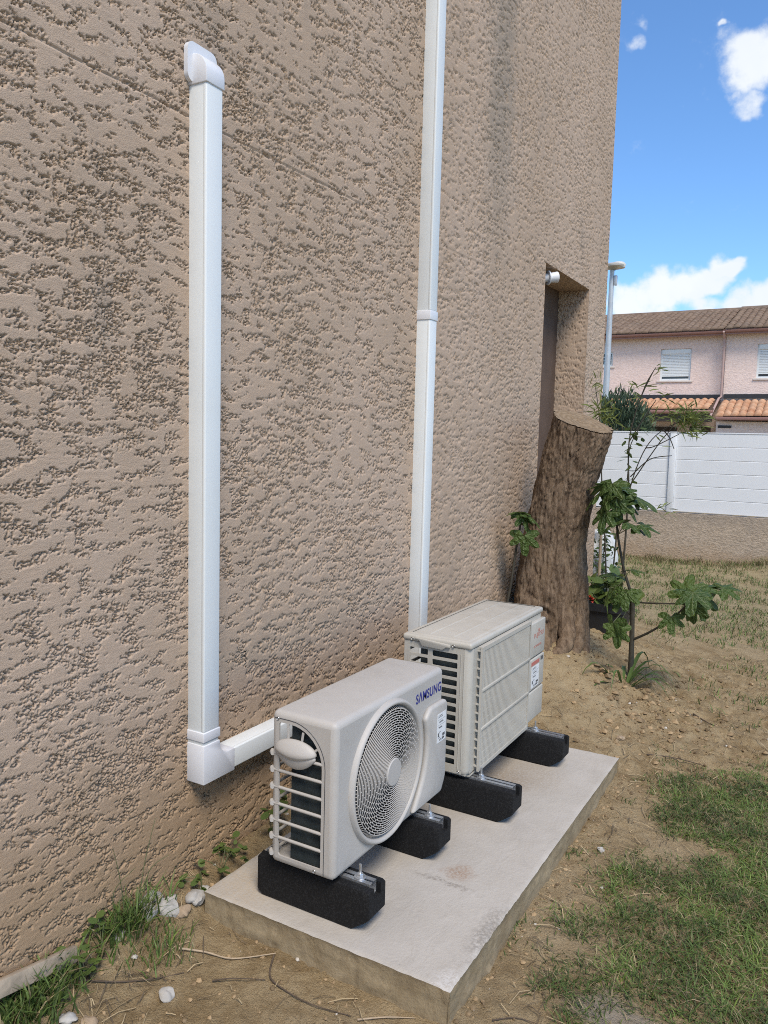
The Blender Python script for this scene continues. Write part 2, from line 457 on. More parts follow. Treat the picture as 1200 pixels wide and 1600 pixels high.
def soil_mat():
    m, t, b = new_mat('sandy_soil')
    p = t.node('ShaderNodeNewGeometry').outputs['Position']
    big = t.noise(p, 1.3, 6, .6); mid = t.noise(p, 9, 7, .7, .3); fn = t.noise(p, 70, 6, .75); vf = t.noise(p, 240, 3, .7)
    k = t.mix(t.ramp(mid, .32, .68), (.30, .212, .110), (.49, .372, .212))
    k = t.mix(t.ramp(big, .42, .70, 0, .7), k, (.54, .425, .262))
    k = t.mix(t.ramp(fn, .5, .78, 0, .65), k, (.20, .138, .080))
    k = t.mix(t.ramp(vf, .60, .8, 0, .5), k, (.56, .46, .33))
    s = t.node('ShaderNodeSeparateXYZ'); t.put(s.inputs[0], p)
    # dry thatch colour on the far lawn
    k = t.mix(t.math('MULTIPLY', t.ramp(s.outputs[1], 6.2, 8.0), t.ramp(mid, .3, .6, .3, .75)), k, (.40, .33, .19))
    # cement dust spill at the near corner
    d = t.vmath('MULTIPLY', t.vmath('SUBTRACT', t.vmath('ADD', p, t.vmath('SCALE', t.vmath('SUBTRACT', t.noise(p, 6, 4, out='Color'), (.5, .5, .5)), scale=.25)), (1.42, 2.10, 0)), (5, 7, 0))
    k = t.mix(t.math('MULTIPLY', t.ramp(t.vmath('LENGTH', d), 1, .3), .65), k, (.40, .36, .30))
    t.put(b.inputs['Base Color'], k); b.inputs['Roughness'].default_value = 1; b.inputs['Specular IOR Level'].default_value = .1
    h = t.math('ADD', t.math('MULTIPLY', mid, .5), t.math('ADD', t.math('MULTIPLY', fn, .7), t.math('MULTIPLY', vf, .35)))
    t.put(b.inputs['Normal'], t.bump(h, .028))
    return m
M['soil'] = soil_mat()

def leaf_mat(name, col=None, attr=False, trans=.25, rough=.5, var=.25, scale=12, veins=False):
    m, t, b = new_mat(name)
    if attr:
        k = t.node('ShaderNodeAttribute', attribute_name='tint').outputs['Color']
    else:
        c = t.node('ShaderNodeTexCoord').outputs['Object']
        oi = t.node('ShaderNodeObjectInfo').outputs['Random']
        n = t.noise(c, scale, 4, .6); col = Vector(col)
        k = t.mix(t.ramp(n, .3, .7), tuple(col*(1-var)), tuple(col*(1+var)))
        k = t.mix(t.math('MULTIPLY', oi, .45), k, (col.x*1.5, col.y*1.25, col.z*1.0))
    if veins:
        for a in (90, 40, 140, -14, 194):
            d = t.math('ABSOLUTE', t.vmath('DOT_PRODUCT', c, (-math.sin(R(a)), math.cos(R(a)), 0)))
            f = t.ramp(t.vmath('DOT_PRODUCT', c, (math.cos(R(a)), math.sin(R(a)), 0)), 0, .05)
            k = t.mix(t.math('MULTIPLY', t.math('MULTIPLY', t.ramp(d, .022, .008), f), .6), k, (.20, .24, .10))
        t.put(b.inputs['Normal'], t.bump(t.noise(c, 5, 2, .5), .03))
    t.put(b.inputs['Base Color'], k); b.inputs['Roughness'].default_value = rough; b.inputs['Specular IOR Level'].default_value = .35
    tr = t.node('ShaderNodeBsdfTranslucent'); t.put(tr.inputs['Color'], k)
    mx = t.node('ShaderNodeMixShader'); mx.inputs[0].default_value = trans
    t.l.new(b.outputs[0], mx.inputs[1]); t.l.new(tr.outputs[0], mx.inputs[2])
    t.l.new(mx.outputs[0], t.n['Material Output'].inputs[0])
    return m
M['blade'] = leaf_mat('grass_blades', attr=True, trans=.2, rough=.6)
M['fig'] = leaf_mat('fig_leaf', (.082, .135, .034), trans=.38, veins=True, rough=.45)
M['figdark'] = leaf_mat('dark_fig_leaf', (.056, .098, .026), trans=.30, veins=True, rough=.45)
M['weedleaf'] = leaf_mat('weed_leaf', (.105, .16, .045), trans=.35)
M['bushleaf'] = leaf_mat('bush_leaf', attr=True, trans=.2)
M['strap'] = leaf_mat('strap_leaf', (.085, .145, .045), trans=.2)
M['straw'] = paint('dry_straw', (.42, .33, .19), .8, .25, 30)
M['twig'] = paint('dry_twig', (.10, .072, .050), .85, .3, 40, bump=.001, bscale=150)
M['twig_pale'] = paint('bleached_twig', (.40, .31, .21), .85, .2, 40)
M['stem'] = paint('plant_stem', (.055, .048, .034), .7, .25, 30)
M['green_stem'] = paint('green_stem', (.10, .115, .05), .6, .2, 30)
M['stone'] = paint('white_limestone', (.42, .40, .365), .9, .2, 30, bump=.0015, bscale=60, dirt=(.30, .24, .16), dirt_amt=.6)
M['tanstone'] = paint('tan_stone', (.36, .27, .18), .9, .2, 30, bump=.004, bscale=60, dirt=(.22, .16, .10), dirt_amt=.5)
M['clod'] = paint('soil_clods', (.30, .215, .13), 1, .3, 12, spec=.1, bump=.003, bscale=120)
M['board'] = paint('weathered_board', (.34, .28, .21), .9, .25, 14, bump=.002, bscale=70, dirt=(.15, .11, .07), dirt_amt=.6)

def bark_mat():
    m, t, b = new_mat('bark')
    c = t.node('ShaderNodeTexCoord').outputs['Object']
    n = t.noise(t.mapping(c, (1, 1, .16)), 42, 6, .7, .6); n2 = t.noise(t.mapping(c, (1, 1, .3)), 9, 5, .6); f = t.noise(t.mapping(c, (1, 1, .35)), 160, 4, .7)
    k = t.mix(t.ramp(n, .3, .68), (.085, .056, .037), (.25, .18, .122))
    k = t.mix(t.ramp(n2, .45, .75, 0, .55), k, (.20, .135, .080))
    k = t.mix(t.ramp(f, .55, .8, 0, .5), k, (.34, .26, .18))
    t.put(b.inputs['Base Color'], k); b.inputs['Roughness'].default_value = .95; b.inputs['Specular IOR Level'].default_value = .15
    t.put(b.inputs['Normal'], t.bump(t.math('ADD', n, t.math('MULTIPLY', f, .5)), .012))
    return m
M['bark'] = bark_mat()
def cut_mat():
    m, t, b = new_mat('sawn_wood')
    c = t.node('ShaderNodeTexCoord').outputs['Object']
    d = t.vmath('LENGTH', t.vmath('MULTIPLY', t.vmath('SUBTRACT', c, (.16, .0, 1.4)), (1, 1, 0)))
    r = t.math('SINE', t.math('ADD', t.math('MULTIPLY', d, 190), t.math('MULTIPLY', t.noise(c, 14, 4), 9)))
    k = t.mix(t.ramp(r, -1, 1), (.20, .145, .088), (.27, .20, .128))
    k = t.mix(t.ramp(t.noise(c, 20, 6, .7), .45, .7, 0, .7), k, (.17, .12, .07))
    t.put(b.inputs['Base Color'], k); b.inputs['Roughness'].default_value = .9
    t.put(b.inputs['Normal'], t.bump(t.noise(c, 90, 4, .7), .006))
    return m
M['cut'] = cut_mat()
def tile_mat(name, a, bcol, c3):
    m, t, b = new_mat(name)
    p = t.node('ShaderNodeNewGeometry').outputs['Position']
    k = t.mix(t.ramp(t.noise(p, 3.2, 5, .75), .32, .68), a, bcol)
    k = t.mix(t.ramp(t.noise(p, 1.0, 6, .7), .48, .72, 0, .6), k, c3)
    t.put(b.inputs['Base Color'], k); b.inputs['Roughness'].default_value = .9
    return m
M['old_tile'] = tile_mat('weathered_roof_tile', (.15, .098, .068), (.25, .180, .128), (.14, .115, .092))
M['new_tile'] = tile_mat('orange_roof_tile', (.42, .20, .105), (.58, .36, .22), (.50, .34, .23))
M['tile_base'] = paint('roof_underlay', (.10, .065, .045), .9, .2, 4)

# ------------------------------------------------------------------ ground
def G0(x, y):
    """ground height"""
    x = np.asarray(x, float); y = np.asarray(y, float)
    z = -.105 + .305*np.exp(-((x-.2)/.75)**2-((y-5.0)/1.28)**2)
    z = z + .075*np.exp(-(np.maximum(x, 0)/.16)**2)*sst(4.5, 3.2, y)*sst(1.0, 1.6, y)
    z = z + .06*np.exp(-((x-.3)/.38)**2-((y-4.72)/.42)**2)
    z = z + .16*np.exp(-((x-1.7)/.8)**2-((y-11.0)/.55)**2)
    return z
def bare(x, y):
    """1 on the loose bare soil, 0 on the lawn"""
    return np.clip(sst(5.6, 4.4, y)*sst(1.75, 1.3, x+.15*fbm(x/.5, y/.5, 31, 2)), 0, 1)
def G(x, y):
    x = np.asarray(x, float); y = np.asarray(y, float)
    near = np.exp(-((x-1)/4.)**2-((y-4)/5.)**2)
    r = .016*fbm(x/.28, y/.28, 20, 3)*near
    rough = .35+.65*sst(-.1, .35, fbm(x/.45, y/.45, 44, 2))
    r = r + (.021*fbm(x/.06, y/.06, 24, 4, .62)*rough)*near
    dig = sst(3.6, 3.9, y)*sst(6.4, 5.4, y)*sst(2.3, 1.7, x)
    r = r + dig*(.022*fbm(x/.11, y/.11, 35, 3, .6)+.016*np.clip(fbm(x/.05, y/.05, 38, 2), 0, 1))
    # crumbly heaps round the planted fig
    k = np.exp(-((x-.95)/.32)**2-((y-4.55)/.45)**2)
    r = r + k*(.03*fbm(x/.09, y/.09, 27, 3)+.01)
    return G0(x, y)+r
def axis(spec):
    out = []
    for a, b, n in spec: out += list(np.linspace(a, b, n, endpoint=False))
    return np.array(out+[spec[-1][1]])
def build_ground():
    xs = axis([(-90, -12, 20), (-12, -2, 24), (-2, -.1, 26), (-.1, 2.3, 170), (2.3, 5, 40), (5, 14, 30), (14, 90, 20)])
    ys = axis([(-60, -6, 18), (-6, .9, 30), (.9, 4.3, 240), (4.3, 7, 150), (7, 13, 70), (13, 30, 40), (30, 140, 24)])
    X, Y = np.meshgrid(xs, ys, indexing='ij')
    me = np_mesh('ground', np.stack([X, Y, G(X, Y)], -1).reshape(-1, 3), grid_quads(len(xs), len(ys)))
    o = link('ground', me, M['soil']); tag(o, kind='structure', label='sandy bare soil and thin lawn of the side yard')
build_ground()

# ------------------------------------------------------------------ the house whose side wall fills the picture
DY0, DY1, DZ = 5.31, 6.38, 2.69             # doorway
HY, HZ = 6.905, 6.2
def stucco(y, z, k=1.):
    """relief of a spattered render pressed flat with a trowel (metres, 0 = pressed face)"""
    y = np.asarray(y, float); z = np.asarray(z, float)
    Y = y+.022*gn(y/.16, z/.11, 1); Z = z+.013*gn(y/.2+9, z/.12, 2)
    a = gn(Y/.085, Z/.031, 3)+.55*gn(Y/.036, Z/.017, 4)
    reg = .30*gn(y/.45, z/.30, 8)
    wx = .006*gn(y/.014, z/.011, 15); wz = .005*gn(y/.013+5, z/.011, 16)
    Y = Y/k; Z = Z/k; wx = wx/k; wz = wz/k
    b = np.abs(gn((Y+wx)/.021, (Z+wz)/.0125, 5)+.3*gn(Y/.010, Z/.0075, 6))
    c = np.abs(gn((Y+wz)/.0125+7, (Z+wx)/.009, 17))
    s = a*.80+reg+.03-.03*(k > 1)+(.30 if k == 1 else .5)*gn(Y/.026, Z/.015, 18)
    reg_in = sst(.06, -.25, s)                       # inside the rough, unpressed patches
    crack = sst(.115 if k == 1 else .10, .01, b)*sst(.12, -.03, s)+.8*sst(.10, .0, c)*sst(.03, -.22, s)
    crack = np.minimum(crack, 1.2)
    g = gn(Y/.0110, Z/.0085, 7)+.5*gn(Y/.0070, Z/.0060, 9)
    h = -crack*(.0110 if k == 1 else .0092)+(1. if k == 1 else .4)*reg_in*(np.clip(g*1.3, -.6, .8)*.0026-.0006)+.0010*gn(y/.08, z/.05, 10)+(1-reg_in)*(.0005*gn(y/.012, z/.010, 12)+.0006*gn(y/.05, z/.006, 19))
    # lift line of the render coat
    h = h-.0055*np.exp(-((z-2.455-.004*gn(y/.2, 0*y, 13))/.0032)**2)*sst(.25, -.1, gn(y/.5, y*0+.5, 14)-.15)
    return h
house = empty('house', (0, 3.4, -.1), 'large house side wall of beige knocked-down stucco rising out of frame', 'house')
def stucco_grid(ys, zs, hole=None, k=1.):
    Yg, Zg = np.meshgrid(ys, zs, indexing='ij')
    h = stucco(Yg, Zg, k)
    V = np.stack([h, Yg, Zg], -1).reshape(-1, 3)
    q = grid_quads(len(ys), len(zs))
    if hole:
        cy = .5*(Yg[:-1, :-1]+Yg[1:, 1:]).ravel(); cz = .5*(Zg[:-1, :-1]+Zg[1:, 1:]).ravel()
        q = q[~((cy > hole[0]) & (cy < hole[1]) & (cz < hole[2]))]
    return V, q
def build_house():
    off = np.array(house.location)
    Vs = []; Qs = []; n = 0
    for ys, zs, hole in ((axis([(1.05, 2.2, 380)]), axis([(-.2, 2.95, 1070)]), None),
                         (axis([(2.2, 3.495, 290)]), axis([(-.2, 3.75, 900)]), None),
                         (axis([(3.495, DY0, 195), (DY0, DY1, 96), (DY1, HY, 50)]), axis([(-.2, DZ, 450), (DZ, 5.35, 420)]), (DY0, DY1, DZ)),
                         (axis([(-3, 1.05, 60)]), axis([(-.25, HZ, 80)]), None),
                         (axis([(1.05, 2.2, 20)]), axis([(2.95, HZ, 30)]), None), (axis([(2.2, 3.495, 20)]), axis([(3.75, HZ, 30)]), None), (axis([(3.495, HY, 60)]), axis([(5.35, HZ, 12)]), None)):
        V, q = stucco_grid(ys, zs, hole, 1.7 if ys[0] > 3.4 else 1.); Vs.append(V); Qs.append(q+n); n += len(V)
    me = np_mesh('side_wall', np.concatenate(Vs)-off, np.concatenate(Qs))
    link('side_wall', me, M['stucco'], house)
    # reveal of the doorway, with the same render
    D = .25
    def reveal(name, fn, us, vs, noise):
        U, W = np.meshgrid(us, vs, indexing='ij'); P = fn(U, W, noise(U, W))
        link(name, np_mesh(name, P.reshape(-1, 3)-off, grid_quads(len(us), len(vs))), M['stucco'], house)
    xs = axis([(-D, 0, 44)]); zs = axis([(-.2, DZ, 360)])
    edge = lambda U: np.clip(-U/.02, 0, 1)
    reveal('door_jamb', lambda U, W, h: np.stack([U, DY1-h, W], -1), xs, zs, lambda U, W: stucco(U*1.0+20, W, 1.3)*edge(U))
    reveal('door_jamb', lambda U, W, h: np.stack([U, DY0+h, W], -1), axis([(-D, 0, 12)]), axis([(-.2, DZ, 60)]), lambda U, W: stucco(U+25, W)*edge(U))
    reveal('soffit', lambda U, W, h: np.stack([U, W, DZ-h], -1), xs, axis([(DY0, DY1, 140)]), lambda U, W: .5*stucco(W+30, U+4)*edge(U))
    MB().box(-D-.05, -D, DY0-.02, DY1+.02, -.2, DZ+.02).build('door', M['door'], house)
    for yy in (5.62, 6.07):
        MB().box(-D, -D+.012, yy-.2, yy+.2, .35, 2.45, .006).build('door_panel', M['door'], house)
    MB().box(-.25, .03, DY0+.003, DY1-.003, -.2, .12, .008).build('door_step', M['slab'], house)
    # far end wall, back and flat top close the volume
    Yg, Zg = np.meshgrid(axis([(-6, 0, 120)]), axis([(-.25, HZ, 90)]), indexing='ij')
    P = np.stack([Yg, HY+stucco(Yg+50, Zg)*np.clip(-Yg/.02, 0, 1), Zg], -1)
    link('end_wall', np_mesh('end_wall', P.reshape(-1, 3)-off, grid_quads(121, 91)), M['stucco'], house)
    MB().box(-6, -.02, -3, HY-.02, HZ-.1, HZ).build('roof_deck', M['slab'], house)
    MB().box(-6.05, -6, -3, HY-.02, -.25, HZ).box(-6, -.02, -3.05, -3, -.25, HZ).build('back_wall', M['stucco'], house)
M['door'] = paint('brown_rendered_door_back', (.105, .070, .052), .9, .15, 6, bump=.004, bscale=60)
build_house()

# ------------------------------------------------------------------ concrete pad
def build_slab():
    x0, x1, y0, y1 = .149, 1.024, 1.825, 3.684
    base = np.array((.586, 2.755, -.2))
    xs = axis([(x0, x1, 90)]); ys = axis([(y0, y1, 190)])
    X, Y = np.meshgrid(xs, ys, indexing='ij')
    dx = np.minimum(X-x0, x1-X); dy = np.minimum(Y-y0, y1-Y); d = np.minimum(dx, dy)
    chip = sst(.1, .6, fbm(X/.07, Y/.07, 61, 3)+.2)
    Z = .0015*fbm(X/.2, Y/.2, 60, 3)-(.002+.002*chip)*np.clip(1-d/.010, 0, 1)
    # worn right front edge
    Z = Z-.010*np.clip(1-dx/.035, 0, 1)*np.clip(fbm(X/.02, Y/.02, 63, 2)+.25, 0, 1)*np.exp(-((Y-2.1)/.35)**2)*(X > .6)
    top = np.stack([X, Y, Z], -1)
    V = [top.reshape(-1, 3)]; Q = [grid_quads(len(xs), len(ys))]; n = V[0].shape[0]
    def side(edge_pts, nrm):
        nonlocal n
        m = len(edge_pts); k = 14
        t = np.linspace(0, 1, k)[None, :, None]
        E0 = edge_pts[:, None, :]; bot = E0.copy(); bot[..., 2] = -.2
        P = E0*(1-t)+bot*t
        s = (edge_pts@np.array([1., 1, 0]))[:, None]+0*t[..., 0]
        r = .004*fbm(s/.12, P[..., 2]/.04, 65, 3)+.004*fbm(s/.03, P[..., 2]/.015, 69, 2)-.004
        r = r+.005*sst(.2, .5, fbm(s/.18, P[..., 2]/.03, 72, 2))
        r[:, 0] = 0
        P = P+r[..., None]*np.array(nrm)
        V.append(P.reshape(-1, 3)); Q.append(grid_quads(m, k, n)); n += m*k
    side(top[:, 0], (0, -1, 0)); side(top[:, -1][::-1], (0, 1, 0)); side(top[0][::-1], (-1, 0, 0)); side(top[-1], (1, 0, 0))
    me = np_mesh('concrete_pad', np.concatenate(V)-base, np.concatenate(Q), smooth=50)
    o = link('concrete_pad', me, M['slab'], base=tuple(base))
    tag(o, 'pale grey cast concrete pad under the two outdoor units', 'concrete pad')
build_slab()

# ------------------------------------------------------------------ garden wall and white fence
def build_fence():
    FY = 11.41
    xs = axis([(-7, 9, 400)]); zs = axis([(-.4, .55, 26)])
    X, Z = np.meshgrid(xs, zs, indexing='ij')
    base = np.array((1, FY, -.1))
    V = [np.stack([X, FY-.09+.006*fbm(X/.05, Z/.03, 81, 3), Z], -1).reshape(-1, 3)]; Q = [grid_quads(len(xs), len(zs))]
    X2, Yt = np.meshgrid(xs, np.array([FY-.09, FY, FY+.09]), indexing='ij')
    n = len(V[0]); V.append(np.stack([X2, Yt, .55+.006*fbm(X2/.09, Yt/.05, 84, 2)], -1).reshape(-1, 3)); Q.append(grid_quads(len(xs), 3, n))
    n += len(V[1]); X3, Z3 = np.meshgrid(xs, np.array([-.4, .55]), indexing='ij')
    V.append(np.stack([X3, X3*0+FY+.09, Z3], -1).reshape(-1, 3)); Q.append(grid_quads(len(xs), 2, n)[:, ::-1])
    me = np_mesh('garden_wall', np.concatenate(V)-base, np.concatenate(Q), smooth=50)
    tag(link('garden_wall', me, M['gwall'], base=tuple(base)), 'low weathered rendered boundary wall under the white fence', 'wall')
    f = empty('panel_fence', (1, FY, .555), 'white plastic plank fence standing on the low boundary wall', 'fence')
    posts = [-.173+2.0*k for k in range(-3, 5)]
    pm = MB().box(-.042, .042, -.045, .045, 0, 1.085, .006).box(-.048, .048, -.05, .05, 1.085, 1.10, .004).mesh('post')
    for px in posts:
        o = link('post', pm, M['fence_pvc'], f); o.location = (px-1, 0, 0)
    edges = [.565, .745, .922, 1.100, 1.280, 1.458, 1.636]
    L = 2.0-.084-.004
    for a, b in zip(edges[:-1], edges[1:]):
        # tongue and groove plank with a shadow line at its upper joint
        h = b-a
        prof = [(-.016, .004), (-.016, h-.010), (-.0135, h-.007), (-.0135, h-.001), (.016, h-.001), (.016, .004), (.010, 0), (-.010, 0)]
        mb = MB().prism(prof, 'x', -L/2, L/2); pmesh = mb.mesh('plank', smooth=20)
        for px in posts[:-1]:
            o = link('plank', pmesh, M['fence_pvc'], f); o.location = (px+1.0-1, 0, a-.555)
    for px in posts[:-1]:
        MB().box(px+.046, px+2-.046, FY-.022, FY+.022, 1.637, 1.652, .003).build('top_rail', M['fence_pvc'], f)
build_fence()

# ------------------------------------------------------------------ neighbouring terrace
def roof_tiles(x0, x1, ya, za, yb, zb, pitch, course, amp):
    """rows of rounded clay tiles from eave (ya, za) up to (yb, zb): real overlapping humps, joined"""
    L = math.hypot(yb-ya, zb-za); dy, dz = (yb-ya)/L, (zb-za)/L; ny, nz = -dz, dy
    nx = int((x1-x0)/pitch); nc = int(L/course)
    k = 7
    us = np.linspace(0, 1, k)
    prof = amp*(np.sin(np.pi*us*1.0))**.8
    V = []; Q = []; n = 0
    X = x0+(np.arange(nx)[:, None]+us[None, :]*.98)*pitch
    H = np.repeat(prof[None, :], nx, 0)
    for c in range(nc):
        s0 = c*course; s1 = (c+1)*course+.05
        jit = nrg.normal(0, .008, (nx, 1)); lift = nrg.normal(0, .006, (nx, 1))
        for s, up in ((s0, .035), (s1, .0)):
            ss = s+jit; hh = H+up+lift
            V.append(np.stack([X, ya+ss*dy+hh*ny, za+ss*dz+hh*nz], -1).reshape(-1, 3))
        # lower lip
        hh = H*0.0+.0+lift; ss = s0+jit
        V.append(np.stack([X, ya+ss*dy+hh*ny, za+ss*dz+hh*nz], -1).reshape(-1, 3))
        m = nx*k
        i = (np.arange(nx)[:, None]*k+np.arange(k-1)[None, :]).ravel()+n
        Q.append(np.stack([i, i+1, i+1+m, i+m], -1)); Q.append(np.stack([i+2*m, i+1+2*m, i+1, i], -1))
        n += 3*m
    return np.concatenate(V), np.concatenate(Q)
def win_unit(parent, x0, x1, z0, z1, y, barred=False):
    w = MB().box(x0-.002, x1+.002, y+.04, y+.09, z0, z1).build('window', M['glass'], parent)
    fr = MB().plate([(x0, z0), (x1, z0), (x1, z1), (x0, z1)], [[(x0+.06, z0+.06), (x1-.06, z0+.06), (x1-.06, z1-.06), (x0+.06, z1-.06)]], 'y', y+.0, .06)
    fr.build('window_frame', M['shutter'], w)
    MB().box(x0-.08, x1+.08, y-.10, y+.03, z0-.06, z0-.002, .008).build('sill', M['sill'], w)
    if barred:
        for k in range(4):
            MB().box(x0+.06, x1-.06, y-.02, y-.005, z0+.07+k*(z1-z0-.14)/3.0, z0+.085+k*(z1-z0-.14)/3.0).build('window_bar', M['shutter'], w)
    else:
        MB().box(x0+.03, x1-.03, y-.02, y+.035, z1-.16, z1-.003, .01).build('shutter_box', M['shutter'], w)
        zs = np.arange(z0+.13, z1-.17, .05)
        m = MB().box(x0+.05, x1-.05, -.012, .012, .002, .047, .006, 1).mesh('shutter_slat')
        for z in zs:
            o = link('shutter_slat', m, M['shutter'], w); o.location = Vector((0, y+.02, z))-origin_of(parent)
def build_terrace():
    Y = 27.6
    specs = [('pink', -9.2, -1.58, Y, [(-3.60, -2.63, 3.60, 4.63, False), (-5.75, -5.17, 4.11, 4.60, True)], 2.57, -1.66, M['pink'],
              'pink roughcast terrace house with a single closed white shutter window, left of the downpipe'),
             ('pale', -1.575, 6.4, Y-.18, [(-.66, .34, 3.62, 4.68, False), (3.4, 4.4, 3.62, 4.68, False)], 2.36, 6.3, M['pink2'],
              'paler pink terrace house at the right frame edge, stepped slightly forward')]
    for nm, x0, x1, y, wins, eave, px1, wm, label in specs:
        t = empty('terrace_house', ((x0+x1)/2, y, -.1), label, 'house', 'terrace houses behind the fence')
        holes = [[(a, c), (b, c), (b, d), (a, d)] for a, b, c, d, _ in wins]
        if nm == 'pink': door = [(-3.9, -.1), (-1.95, -.1), (-1.95, 2.3), (-3.9, 2.3)]
        MB().plate([(x0, -.2), (x1, -.2), (x1, 5.12), (x0, 5.12)], holes, 'y', y, .25).build('wall', wm, t)
        MB().box(x0+.01, x1-.01, y+.25, y+8, -.2, 5.1).build('rear_body', wm, t)
        for w in wins: win_unit(t, w[0], w[1], w[2], w[3], y+.06, w[4])
        # main roof
        V, q = roof_tiles(x0-(.0), x1, y-.42, 5.14, y+3.4, 6.30, .21, .36, .06)
        rf = MB().prism([(y-.40, 5.10), (y+3.4, 6.28), (y+7.4, 5.06), (y+7.4, 4.98), (y+3.4, 6.16), (y-.40, 5.02)], 'x', x0+.002, x1-.002).build('roof', M['tile_base'], t)
        off = np.array(origin_of(t))
        tag(link('roof_tiles', np_mesh('roof_tiles', V-off, q), M['old_tile'], rf), kind='stuff')
        MB().tube([(x0, y+3.4, 6.30), (x1, y+3.4, 6.30)], .10, 8).build('ridge', M['old_tile'], rf)
        # gutter: open half round, with fascia
        g = MB()
        prof = [(y-.44+.075+.075*math.cos(R(a)), 5.09+.075*math.sin(R(a))) for a in range(180, 361, 20)]
        prof += [(p[0]*1+(y-.365-p[0])*.08, p[1]+.004) for p in reversed(prof)]
        g.prism(prof, 'x', x0, x1-.01).build('gutter', M['gutter'], t)
        MB().box(x0, x1-.01, y-.36, y-.33, 4.97, 5.14).build('fascia', M['gutter'], t)
        # porch roof
        pa = x0+.1 if nm == 'pink' else x0+.02
        if nm == 'pink': pa = -6.2
        py = y-1.55 if nm == 'pink' else y-1.55
        V, q = roof_tiles(pa, px1, py, eave+.03, y-.02, 3.0, .21, .33, .065)
        pr = MB().prism([(py+.02, eave), (y-.02, 2.96), (y-.02, 2.86), (py+.02, eave-.10)], 'x', pa+.01, px1-.01).build('porch_roof', M['tile_base'], t)
        tag(link('porch_tiles', np_mesh('porch_tiles', V-off, q), M['new_tile'], pr), kind='stuff')
        MB().box(pa, px1, py-.09, py+.03, eave-.10, eave+.0, .03).build('porch_gutter', M['gutter'], t)
        MB().box(pa, px1, y-.05, y-.002, 3.0, 3.13).build('flashing', M['black_band'], t)
        if nm == 'pink':
            MB().box(pa, px1-.03, py+.05, py+.17, eave-.36, eave-.12).build('porch_beam', M['dark_wood'], t)
            MB().box(-3.75, -2.95, y-.06, y-.003, .0, 2.06, .01).build('front_door', M['dark_wood'], t)
            MB().box(-2.55, -1.9, y-.05, y-.003, .0, 2.1, .01).build('garage_door', M['dark_wood'], t)
            MB().lathe((-2.27, y-.06, 2.02), [(0, .0), (-.04, .05), (-.05, .09), (-.02, .10)], 'y', 16).box(-2.30, -2.24, y-.09, y-.05, 1.62, 1.92, .01).build('wall_lantern', M['lamp_glass'], t)
        else:
            MB().box(x0+.02, x1, py+.25, y, -.2, eave-.13).build('porch_wall', wm, t)
            MB().box(-1.50, -1.12, py+.225, py+.249, 2.03, 2.11, .004).build('vent_plaque', M['black_band'], t)
            MB().tube([(-1.62, y-.40, 5.05), (-1.62, y-.10, 4.85), (-1.62, y-.10, 3.05), (-1.66, y-.3, 2.98), (-1.70, py-.02, eave+.02)], .035, 10).build('downpipe', M['sillp'], t)
            MB().box(-1.66, -1.54, py-.1, y-.02, 0, .02).build('verge', M['sill'], t)
            t.children[-1].data.transform(Matrix.Translation((0, 0, 0)))
            ob = t.children[-1]
            # verge trim follows the porch slope
            bm = bmesh.new(); bm.from_mesh(ob.data)
            for v in bm.verts:
                yy = v.co.y+t.location.y; v.co.z += (eave+.06+(yy-py)*(3.0-eave)/(y-.02-py))
            bm.to_mesh(ob.data); bm.free()
build_terrace()

# ------------------------------------------------------------------ street lamp
def build_lamp():
    b = (-2.07, 15.0, -.1)
    t = empty('street_lamp', b, 'tall galvanised street lamp post with flat round head beside the house corner', 'street lamp')
    MB().tube([(b[0], b[1], -.2), (b[0], b[1], 2.2), (b[0], b[1], 4.66)], [.072, .060, .042], 16).build('pole', M['gal_pole'], t, smooth=60)
    MB().tube([(b[0], b[1], .2), (b[0], b[1], 1.95)], [.080, .070], 16).build('pole_sleeve', M['gal_pole'], t, smooth=60)
    MB().lathe((b[0]+.02, b[1], 4.66), [(0, .05), (.03, .07), (.045, .21), (.075, .215), (.10, .19), (.125, .0)], 'z', 28).build('lamp_head', M['lamp_head'], t, smooth=50)
    MB().lathe((b[0]+.11, b[1], 4.69), [(.0, .0), (.002, .12), (.06, .135), (.10, .10), (.115, 0)], 'z', 24).build('diffuser', M['lamp_glass'], t, smooth=60)
    MB().box(b[0]+.05, b[0]+.10, b[1]-.03, b[1]+.03, 4.38, 4.56, .008).build('sensor_box', M['gal_pole'], t)
build_lamp()
